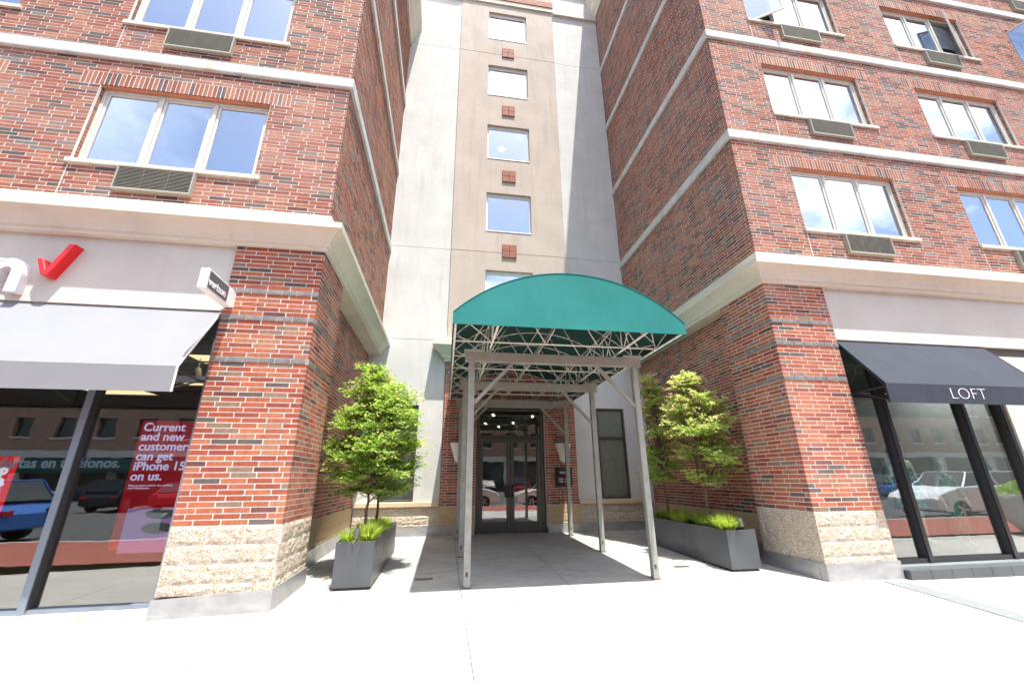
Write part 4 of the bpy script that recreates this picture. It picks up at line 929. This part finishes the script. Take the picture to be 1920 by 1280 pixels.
grass('ornamental_grass', 'lime green grass tufts running along the right planter', 4.5, 5.04, 6.6, 9.4, zpr, [(R.uniform(4.62, 4.95), y + R.uniform(-.04, .04), R.uniform(.75, 1.2)) for y in list(np.arange(6.72, 9.3, .115)) + [6.7, 6.8, 6.9, 7.1, 7.3]])
for (x, y, z, w) in ((-1.20, 6.60, zpl, 'left'), (4.90, 6.72, zpr, 'right')):
    l = thing('garden_uplight', 'small black spotlight at the street end of the %s planter' % w, 'spotlight', (x, y, z), 'planter spotlights')
    m = MB(); m.tube((x, y, z - .08), (x, y, z + .03), .012, 8); m.build('stake', M['black'], l); m = MB(); m.tube((x, y - .02, z + .02), (x + .01, y + .03, z + .15), .035, 12, .042); bevel(m.build('lamp_head', M['planter'], l), .004, 1)
LEAF = None
def leafverts(s):
    pts = [(0, -.15)]; 
    for k, (a, r) in enumerate(((-70, .62), (-48, .3), (-32, .9), (-14, .36), (0, 1.0), (14, .36), (32, .9), (48, .3), (70, .62))): pts.append((math.sin(math.radians(a * 1.35)) * r, math.cos(math.radians(a * 1.35)) * r))
    return np.array([(p[0] * s, p[1] * s, -.12 * s * (p[0] ** 2 + p[1] ** 2)) for p in pts])
def tree(label, trunks, pads, mat, seed, nleaf, lsz=.036, pink=.08):
    R = random.Random(seed); r = np.random.default_rng(seed)
    t = thing('maple_tree', label, 'tree', trunks[0][0], 'young maples in the planters'); tk = MB(); br = MB()
    for (base, fork, rad) in trunks:
        b = Vector(base); f = Vector(fork); n = 6; prev = b
        for k in range(1, n + 1): q = b.lerp(f, k / n) + Vector((R.uniform(-.012, .012), R.uniform(-.012, .012), 0)); tk.tube(prev, q, rad * (1 - .4 * (k - 1) / n), 9, rad * (1 - .4 * k / n)); prev = q
    for (c, rx, ry, rz) in pads:
        c = Vector(c); tr = min(trunks, key=lambda T: (Vector(T[1]) - c).length); s = Vector(tr[1]); hgt = max(0, min(.85, (c.z - s.z) * .25)); s2 = s if c.z > s.z else Vector(tr[0]).lerp(s, .8)
        mid = s2.lerp(c, .5) + Vector((0, 0, .06 if c.z < s.z + .4 else 0)) + Vector((R.uniform(-.05, .05), R.uniform(-.05, .05), 0))
        if c.z > s.z + .5: mid = Vector((s.x * .6 + c.x * .4, s.y * .6 + c.y * .4, s.z + (c.z - s.z) * .55))
        r0 = tr[2] * .45; br.tube(s2, mid, r0, 7, r0 * .6); br.tube(mid, c, r0 * .6, 6, r0 * .25)
        for k in range(7): a = R.uniform(0, math.tau); e = c + Vector((math.cos(a) * rx * .85, math.sin(a) * ry * .85, R.uniform(-.2, .6) * rz)); br.tube(mid.lerp(c, .6), e, r0 * .3, 4, .002)
    tk.build('trunk', M['bark'], t, smooth=True); br.build('branches', M['bark'], t, smooth=True)
    base = leafverts(1.0); V = []; FV = []; RN = []; tot = sum(p[1] * p[2] for p in pads); off = 0
    tri = [(0, i, i + 1) for i in range(1, 9)]; tri = np.array(tri)
    for (c, rx, ry, rz) in pads:
        n = int(nleaf * rx * ry / tot); tone = r.uniform(-.16, .16)
        nt_ = max(6, n // 20)      # leafy sprays inside the pad
        ta = r.uniform(0, math.tau, nt_); tr_ = r.uniform(.55, 1.35, nt_); tz_ = r.uniform(-.35, 1.05, nt_); sz0 = r.normal(0, .3, nt_) * rz
        for k in range(n):
            j = r.integers(nt_); q = r.uniform(.15, 1) ; ln_ = tr_[j] * rx
            side_ = (.045 + .05 * (1 - q)) * r.normal(0, .7); d = np.array([math.cos(ta[j]), math.sin(ta[j])])
            p = np.array(c) + np.array([d[0] * q * ln_ - d[1] * side_, d[1] * q * ln_ * ry / rx + d[0] * side_, sz0[j] + tz_[j] * q * ln_ * .6 - .25 * (q * ln_) ** 2]) + r.normal(0, .012, 3)
            sz = lsz * r.uniform(.65, 1.25); yaw = r.uniform(0, math.tau); tilt = r.normal(0, .38) + .25; tl2 = r.normal(0, .38)
            cy, sy = math.cos(yaw), math.sin(yaw); Rz = np.array([[cy, -sy, 0], [sy, cy, 0], [0, 0, 1]]); Rx = np.array([[1, 0, 0], [0, math.cos(tilt), -math.sin(tilt)], [0, math.sin(tilt), math.cos(tilt)]]); Ry = np.array([[math.cos(tl2), 0, math.sin(tl2)], [0, 1, 0], [-math.sin(tl2), 0, math.cos(tl2)]])
            V.append(base * sz @ (Rx @ Ry).T @ Rz.T + p); FV.append(tri + off); off += 10
            top = (c[2] - 1.0) / 2.6; edge = q * tr_[j]
            v = r.normal(.46, .21) + tone + (.0 if edge < .8 else .08)
            if r.random() < pink * (1.0 + 2.5 * (edge > .85)) * (.4 + 1.2 * top): v = r.uniform(.84, 1)
            RN += [float(min(1, max(0, v)))] * 8
    V = np.concatenate(V); FV = np.concatenate(FV); me = bpy.data.meshes.new('crown')
    me.vertices.add(len(V)); me.vertices.foreach_set('co', V.astype(np.float32).ravel()); me.loops.add(len(FV) * 3); me.loops.foreach_set('vertex_index', FV.astype(np.int32).ravel())
    me.polygons.add(len(FV)); me.polygons.foreach_set('loop_start', np.arange(0, len(FV) * 3, 3, dtype=np.int32)); me.polygons.foreach_set('loop_total', np.full(len(FV), 3, dtype=np.int32))
    a = me.attributes.new('rnd', 'FLOAT', 'FACE'); a.data.foreach_set('value', np.array(RN, dtype=np.float32)); me.materials.append(mat); me.update(calc_edges=True); me.validate(); link('crown', me, t); return t
def pads_in(profile, n, seed, cx_, cy_, lean=(0, 0)):
    R = random.Random(seed); out = []
    for i in range(n):
        u = (i + .5) / n; z, rx = None, None
        zz = profile[0][0] + (profile[-1][0] - profile[0][0]) * u
        for a, b in zip(profile, profile[1:]):
            if a[0] <= zz <= b[0]: f = (zz - a[0]) / (b[0] - a[0] + 1e-9); rx = a[1] + (b[1] - a[1]) * f; ox = a[2] + (b[2] - a[2]) * f
        th = i * 2.4 + R.uniform(-.4, .4); rr = rx * R.choice((.25, .6, .62, .68)); s = R.uniform(.22, .36) * (.55 + .6 * rx); zz += R.uniform(-.12, .12)
        out.append(((cx_ + ox + math.cos(th) * rr, cy_ + math.sin(th) * rr * .9, zz), s, s * .9, s * .45))
    return out
PL = [(1.14, .45, 0), (1.35, .72, -.03), (1.7, .88, .0), (2.0, .93, 0), (2.35, .84, 0), (2.8, .62, -.02), (3.08, .38, -.08), (3.28, .18, -.12)]
tree('dense bright green maple filling the planter left of the canopy', [((-1.22, 7.25, .55), (-1.2, 7.35, 1.2), .030), ((-1.16, 8.1, .55), (-1.15, 8.0, 1.3), .028)], pads_in(PL, 84, 3, -1.2, 7.55) + [((-1.35, 7.5, 3.22), .1, .1, .14), ((-1.15, 7.5, 3.2), .1, .1, .14), ((-.9, 7.5, 3.02), .16, .14, .1)], M['leafL'], 11, 46000, .037, pink=.07)
PA = [(1.32, .25, .05), (1.6, .6, .1), (2.0, .72, .12), (2.4, .74, .05), (2.8, .50, -.05), (3.15, .26, -.12), (3.36, .1, -.15)]
tree('near maple with pink tipped leaves at the street end of the right planter', [((4.80, 7.4, .55), (4.80, 7.42, 1.25), .034)], pads_in(PA, 50, 5, 4.85, 7.42), M['leafR'], 12, 25000, .037, pink=.13)
PB = [(1.30, .35, -.1), (1.55, .6, -.1), (2.1, .55, .05), (2.6, .5, .05), (3.1, .35, 0), (3.5, .2, -.05), (3.62, .1, -.05)]
tree('farther thinner maple near the wall end of the right planter', [((4.86, 8.95, .55), (4.80, 8.95, 1.6), .030)], pads_in(PB, 40, 8, 4.8, 8.95), M['leafR'], 13, 17000, .037, pink=.11)
# ------------------------------------------------------------------ mannequins
def skin_body(name, joints, edges, mat, parent=None, sub=2):
    me = bpy.data.meshes.new(name); me.from_pydata([j[:3] for j in joints], edges, []); me.materials.append(mat); o = link(name, me, parent)
    sk = o.modifiers.new('skin', 'SKIN'); sv = me.skin_vertices[0].data
    for i, j in enumerate(joints): sv[i].radius = (j[3], j[4] if len(j) > 4 else j[3])
    sv[0].use_root = True; sk.use_smooth_shade = True; ss = o.modifiers.new('sub', 'SUBSURF'); ss.levels = sub; ss.render_levels = sub; return o
def mannequin(label, x, y, z, h, face, outfit, head=True, bald=True):
    t = thing('mannequin', label, 'mannequin', (x, y, z), 'shop window mannequins'); k = h / 1.8
    P = lambda a, b, c, *r: (x + a * k * face, y + b * k, z + c * k, *[q * k for q in r])
    js = [P(0, 0, .95, .15, .10), P(0, 0, 1.08, .12, .085), P(0, 0, 1.25, .135, .09), P(0, 0, 1.40, .14, .08), P(0, 0, 1.50, .055), P(.01, 0, 1.58, .05), P(.02, -.01, 1.68, .078, .088), P(.015, 0, 1.76, .07, .08),
          P(-.18, 0, 1.42, .052), P(-.26, .02, 1.15, .04), P(-.27, -.06, .92, .03), P(-.27, -.09, .80, .028, .015), P(.18, 0, 1.42, .052), P(.27, -.02, 1.16, .04), P(.30, -.10, .94, .03), P(.31, -.13, .82, .028, .015),
          P(-.09, 0, .88, .085), P(-.10, -.01, .50, .055), P(-.10, .0, .10, .036), P(-.10, -.14, .03, .035, .022), P(.09, 0, .88, .085), P(.12, -.04, .50, .055), P(.13, 0, .10, .036), P(.14, -.14, .03, .035, .022)]
    ed = [(0, 1), (1, 2), (2, 3), (3, 4), (4, 5), (5, 6), (6, 7), (3, 8), (8, 9), (9, 10), (10, 11), (3, 12), (12, 13), (13, 14), (14, 15), (0, 16), (16, 17), (17, 18), (18, 19), (0, 20), (20, 21), (21, 22), (22, 23)]
    skin_body('body', js, ed, M['mannequin'], t)
    m = MB(); hx, hy, hz = x + .02 * k * face, y - .02 * k, z + 1.67 * k
    m.tube((hx, hy - .075 * k, hz + .015 * k), (hx, hy - .12 * k, hz - .015 * k), .012 * k, 6, .016 * k)
    for s in (-1, 1): m.lathe((hx + s * .035 * k, hy - .08 * k, hz + .025 * k), [(.004, -.006), (.014, 0), (.004, .006)], 8); m.lathe((hx + s * .082 * k, hy + .01, hz), [(.006, -.03 * k), (.016 * k, 0), (.006, .03 * k)], 8)
    m.box(hx - .02 * k, hx + .02 * k, hy - .09 * k, hy - .08 * k, hz - .045 * k, hz - .037 * k); m.build('face_features', M['mannequin'], t, smooth=True)
    if not bald:
        m = MB(); m.lathe((hx, hy + .03 * k, hz - .05 * k), [(.06 * k, -.12 * k), (.10 * k, 0), (.105 * k, .09 * k), (.07 * k, .15 * k), (.01, .165 * k)], 16); m.build('hair', M['hair'], t, smooth=True)
    for (nm, z0, z1, r0, r1, mat, fl) in outfit:
        m = MB(); n = 28; rows = 9; vs = []
        for j in range(rows + 1):
            u = j / rows; r = r0 + (r1 - r0) * u
            if nm != 'skirt' and z1 > 1.2: r *= 1 - .14 * math.sin(math.pi * min(1, u * 1.2))
            for i in range(n): a = i * math.tau / n; w = 1 + fl * (1 - u) * math.sin(a * 7); vs.append((x + math.cos(a) * r * k * w, y + math.sin(a) * r * .68 * k * w, z + (z0 + (z1 - z0) * u) * k))
        m.add(vs, [(j * n + i, j * n + (i + 1) % n, (j + 1) * n + (i + 1) % n, (j + 1) * n + i) for j in range(rows) for i in range(n)]); o = m.build(nm, mat, t, smooth=True, fix=False); o.modifiers.new('s', 'SOLIDIFY').thickness = .006
    if outfit[0][0] == 'blouse':
        sl2 = skin_body('sleeve', [P(-.15, 0, 1.44, .07), P(-.20, 0, 1.38, .078), P(-.27, .02, 1.15, .075), P(-.275, -.05, .98, .08)], [(0, 1), (1, 2), (2, 3)], outfit[0][5], t)
        skin_body('sleeve', [P(.15, 0, 1.44, .07), P(.20, 0, 1.38, .078), P(.27, -.02, 1.16, .075), P(.295, -.08, 1.0, .08)], [(0, 1), (1, 2), (2, 3)], outfit[0][5], t)
    if outfit[0][0] == 'dress':
        skin_body('sleeve', [P(.13, 0, 1.44, .06), P(.19, 0, 1.40, .065), P(.26, -.02, 1.16, .06), P(.29, -.08, .98, .055)], [(0, 1), (1, 2), (2, 3)], outfit[0][5], t)
    return t
mannequin('mannequin in a teal paisley blouse nearest the right brick pier', 8.32, 6.75, .17, 1.80, 1, [('blouse', .92, 1.47, .22, .16, M['print_big'], .05), ('skirt', .72, .97, .24, .15, M['print_big'], .05)], bald=False)
mannequin('mannequin in a mustard halter top and teal printed skirt', 8.80, 7.05, .20, 1.86, -1, [('halter_top', 1.02, 1.42, .135, .125, M['halter'], .02), ('skirt', .60, 1.04, .25, .135, M['print_big'], .06)], bald=False)
mannequin('bald white mannequin in a dark teal dress, farthest right', 9.42, 6.85, .17, 1.55, 1, [('dress', .30, 1.46, .26, .15, M['print_small'], .05)])
# ------------------------------------------------------------------ across the street (seen in the glass)
def car(label, x, y, rot, col, L_=4.6, Wd=1.82, H=1.5, suv=False):
    t = thing('parked_car', label, 'car', (0, 0, 0), 'cars parked along the street')
    body = [(-.5, .30), (-.5, .62), (-.46, .80), (-.27, .95 if not suv else 1.02), (.30 if not suv else .42, 1.0 if not suv else 1.08), (.46, .92), (.5, .70), (.5, .32), (.40, .22), (-.42, .22)]
    m = MB(); sec = [(-1, .0), (-.96, 1), (.96, 1), (1, 0)]
    pts = [(p[0] * L_, p[1] * H / 1.5) for p in body]; n = len(pts); vs = []
    for (s, e) in ((-.5, .93), (-.47, 1.0), (.47, 1.0), (.5, .93)):
        for (px, pz) in pts: vs.append((px * (1 if e == 1 else .975), s * Wd, .55 + (pz - .55) * e))
    fs = [tuple(range(n)), tuple(range(3 * n, 4 * n))[::-1]] + [(j * n + i, j * n + (i + 1) % n, (j + 1) * n + (i + 1) % n, (j + 1) * n + i) for j in range(3) for i in range(n)]
    m.add(vs, fs); o = m.build('body', col, t, smooth=False); bevel(o, .06, 3)
    zb = .95 * H / 1.5; zr = H
    rf, rb, bf, bb = (-.10, .26, -.24, .42) if not suv else (-.10, .40, -.24, .47)
    m = MB(); q = [(bf * L_, zb), (rf * L_, zr - .03), (rb * L_, zr - .02), (bb * L_, zb + .03)]
    m.add([(p[0], -Wd * (.47 if i in (0, 3) else .37), p[1]) for i, p in enumerate(q)] + [(p[0], Wd * (.47 if i in (0, 3) else .37), p[1]) for i, p in enumerate(q)], [(0, 1, 2, 3), (7, 6, 5, 4), (0, 4, 5, 1), (1, 5, 6, 2), (2, 6, 7, 3), (3, 7, 4, 0)])
    bevel(m.build('windows', M['carglass'], t), .04, 2)
    m = MB(); m.box(rf * L_, rb * L_, -Wd * .36, Wd * .36, zr - .035, zr + .015)
    for s in (-1, 1):
        m.bar((bf * L_, s * Wd * .465, zb), (rf * L_, s * Wd * .37, zr - .02), .06, .05); m.bar((bb * L_, s * Wd * .465, zb), (rb * L_, s * Wd * .37, zr - .02), .07, .06); m.bar((.1 * L_, s * Wd * .475, zb), (.1 * L_, s * Wd * .378, zr - .02), .05, .07)
    bevel(m.build('roof', col, t), .015, 2)
    for wx in (-.31, .31):
        for s in (-1, 1):
            w = MB(); w.tube((wx * L_, s * (Wd / 2 - .2), .34), (wx * L_, s * (Wd / 2 + .01), .34), .34, 28); wo = w.build('wheel', M['rubber'], t)
            w = MB(); w.tube((wx * L_, s * (Wd / 2), .34), (wx * L_, s * (Wd / 2 + .02), .34), .05, 12)
            for a in range(5): w.bar((wx * L_, s * (Wd / 2 + .015), .34), (wx * L_ + .23 * math.cos(a * 1.2566), s * (Wd / 2 + .015), .34 + .23 * math.sin(a * 1.2566)), .02, .06)
            w.build('rim', M['chrome'], wo)
    for s in (-1, 1): MB().box(.488 * L_, .505 * L_, s * Wd * .36 - .16, s * Wd * .36 + .12, .72, .86).build('tail_lamp', M['tail'], t); MB().box(-.505 * L_, -.482 * L_, s * Wd * .36 - .14, s * Wd * .36 + .14, .60, .74).build('headlight', M['lampglass'], t)
    t.location = (x, y, -.14); t.rotation_euler = (0, 0, rot); return t
CP = lambda n, c: paint(n, c, .18, metal=.2, var=.03)
blue, silver, white_, black_, red_ = CP('blue_car_paint', (.05, .16, .48)), CP('silver_car_paint', (.45, .47, .48)), CP('white_car_paint', (.75, .76, .77)), CP('black_car_paint', (.02, .02, .025)), CP('red_car_paint', (.35, .02, .02))
car('blue car parked at the kerb, mirrored in the left shop window', -13.7, -2.3, math.pi * 0, blue, 4.5, 1.85, 1.62, True)
car('white car parked at the kerb opposite the entrance', .8, -2.35, math.pi, white_, 4.6, 1.85, 1.6, True)
car('white saloon car parked beside the first white car', 6.4, -2.35, 0, white_)
car('silver saloon car parked opposite the clothes shop', 13.2, -2.35, 0, silver)
car('white pickup sized car parked farthest along the kerb', 20.5, -2.4, 0, white_, 5, 1.9, 1.7, True)
car('black car parked at the kerb left of the camera', -5.4, -2.4, 0, black_)
ORD = 'first second third fourth fifth sixth seventh eighth ninth tenth eleventh twelfth thirteenth fourteenth fifteenth sixteenth seventeenth eighteenth nineteenth twentieth twenty-first twenty-second twenty-third twenty-fourth twenty-fifth twenty-sixth twenty-seventh twenty-eighth twenty-ninth'.split()
rp_ = thing('round_planter', 'large round concrete planter with low hedge, mirrored in the clothes shop glass', 'planter', (15.2, 2.9, 0))
m = MB(); m.lathe((15.2, 2.9, 0), [(.42, 0), (.60, .25), (.72, .6), (.78, .95), (.72, .95), (.66, .85)], 36); m.build('bowl', M['kerb'], rp_, smooth=True)
m = MB()
for q in range(2600):
    a = random.uniform(0, math.tau); r0 = .78 * math.sqrt(random.random()); z0 = .9 + .38 * random.random() * (1.1 - (r0 / .8) ** 2); p0 = Vector((15.2 + r0 * math.cos(a), 2.9 + r0 * math.sin(a), z0)); u = Vector((random.gauss(0, 1), random.gauss(0, 1), random.gauss(0, 1))).normalized() * .04; v = u.cross(Vector((random.gauss(0, 1), random.gauss(0, 1), 1))).normalized() * .03
    m.add([p0 - u, p0 + v, p0 + u, p0 - v], [(0, 1, 2, 3)], random.uniform(.2, .7))
m.build('hedge', M['leafL'], rp_, fix=False, kind='stuff')
k = 0
for x in np.arange(-46, 40, 3.1):
    c = [silver, white_, black_, red_, blue, silver, white_][k % 7]; nm = ['silver', 'white', 'black', 'red', 'blue', 'silver', 'white'][k % 7]
    if k % 5 != 3: car('%s car standing %s from the left end of the far parking row' % (nm, ORD[k]), x, -16.5 - (k % 3) * .25, math.pi / 2, c, 4.6, 1.8, 1.5 + .15 * (k % 2), k % 2 == 1)['group'] = 'cars in the far parking row'
    k += 1
opp = thing('far_brick_building', 'three storey brick shop building across the street behind the camera', 'building', (0, -33, 0))
oh = []
for x in np.arange(-60, 118, 3.4): oh += [(x, x + 1.5, 5.4, 7.2), (x, x + 1.5, 8.9, 10.7)]
m = MB(); holed(m, 'X', -34, -33, -62, 120, 4.2, 12.6, oh); m.build('brick_wall', M['opp'], opp)
m = MB(); m.box(-62, 120, -33.4, -32.9, 3.6, 4.2); m.box(-62, 120, -33.5, -32.7, 12.6, 13.2); m.build('cornice', M['oppwhite'], opp)
MB().box(-62, 120, -34, -33.5, -.1, 3.6).build('shop_glass', M['oppglass'], opp); MB().box(-62, 120, -48, -34.001, -.1, 13).build('building_core', M['opp'], opp)
for x in np.arange(-62, 120, 7.75): MB().box(x, x + .9, -33.5, -33.0, -.1, 3.6).build('pier', M['oppwhite'], opp)
for h in oh:
    f = MB().box(h[0], h[1], -33.35, -33.3, h[2], h[3]).build('window', M['oppglass'], opp); MB().box(h[0] - .1, h[1] + .1, -33.0, -32.9, h[2] - .18, h[2]).build('sill', M['oppwhite'], f)
m = MB(); m.add([(-38, -33, 3.5), (-14, -33, 3.5), (-14, -31.4, 2.5), (-38, -31.4, 2.5), (-38, -33, 3.4), (-14, -33, 3.4), (-14, -31.4, 2.2), (-38, -31.4, 2.2)], [(0, 1, 2, 3), (4, 7, 6, 5), (3, 2, 6, 7), (0, 3, 7, 4), (1, 5, 6, 2), (0, 4, 5, 1)])
m.build('green_awning', M['shade_awning_green'], opp)
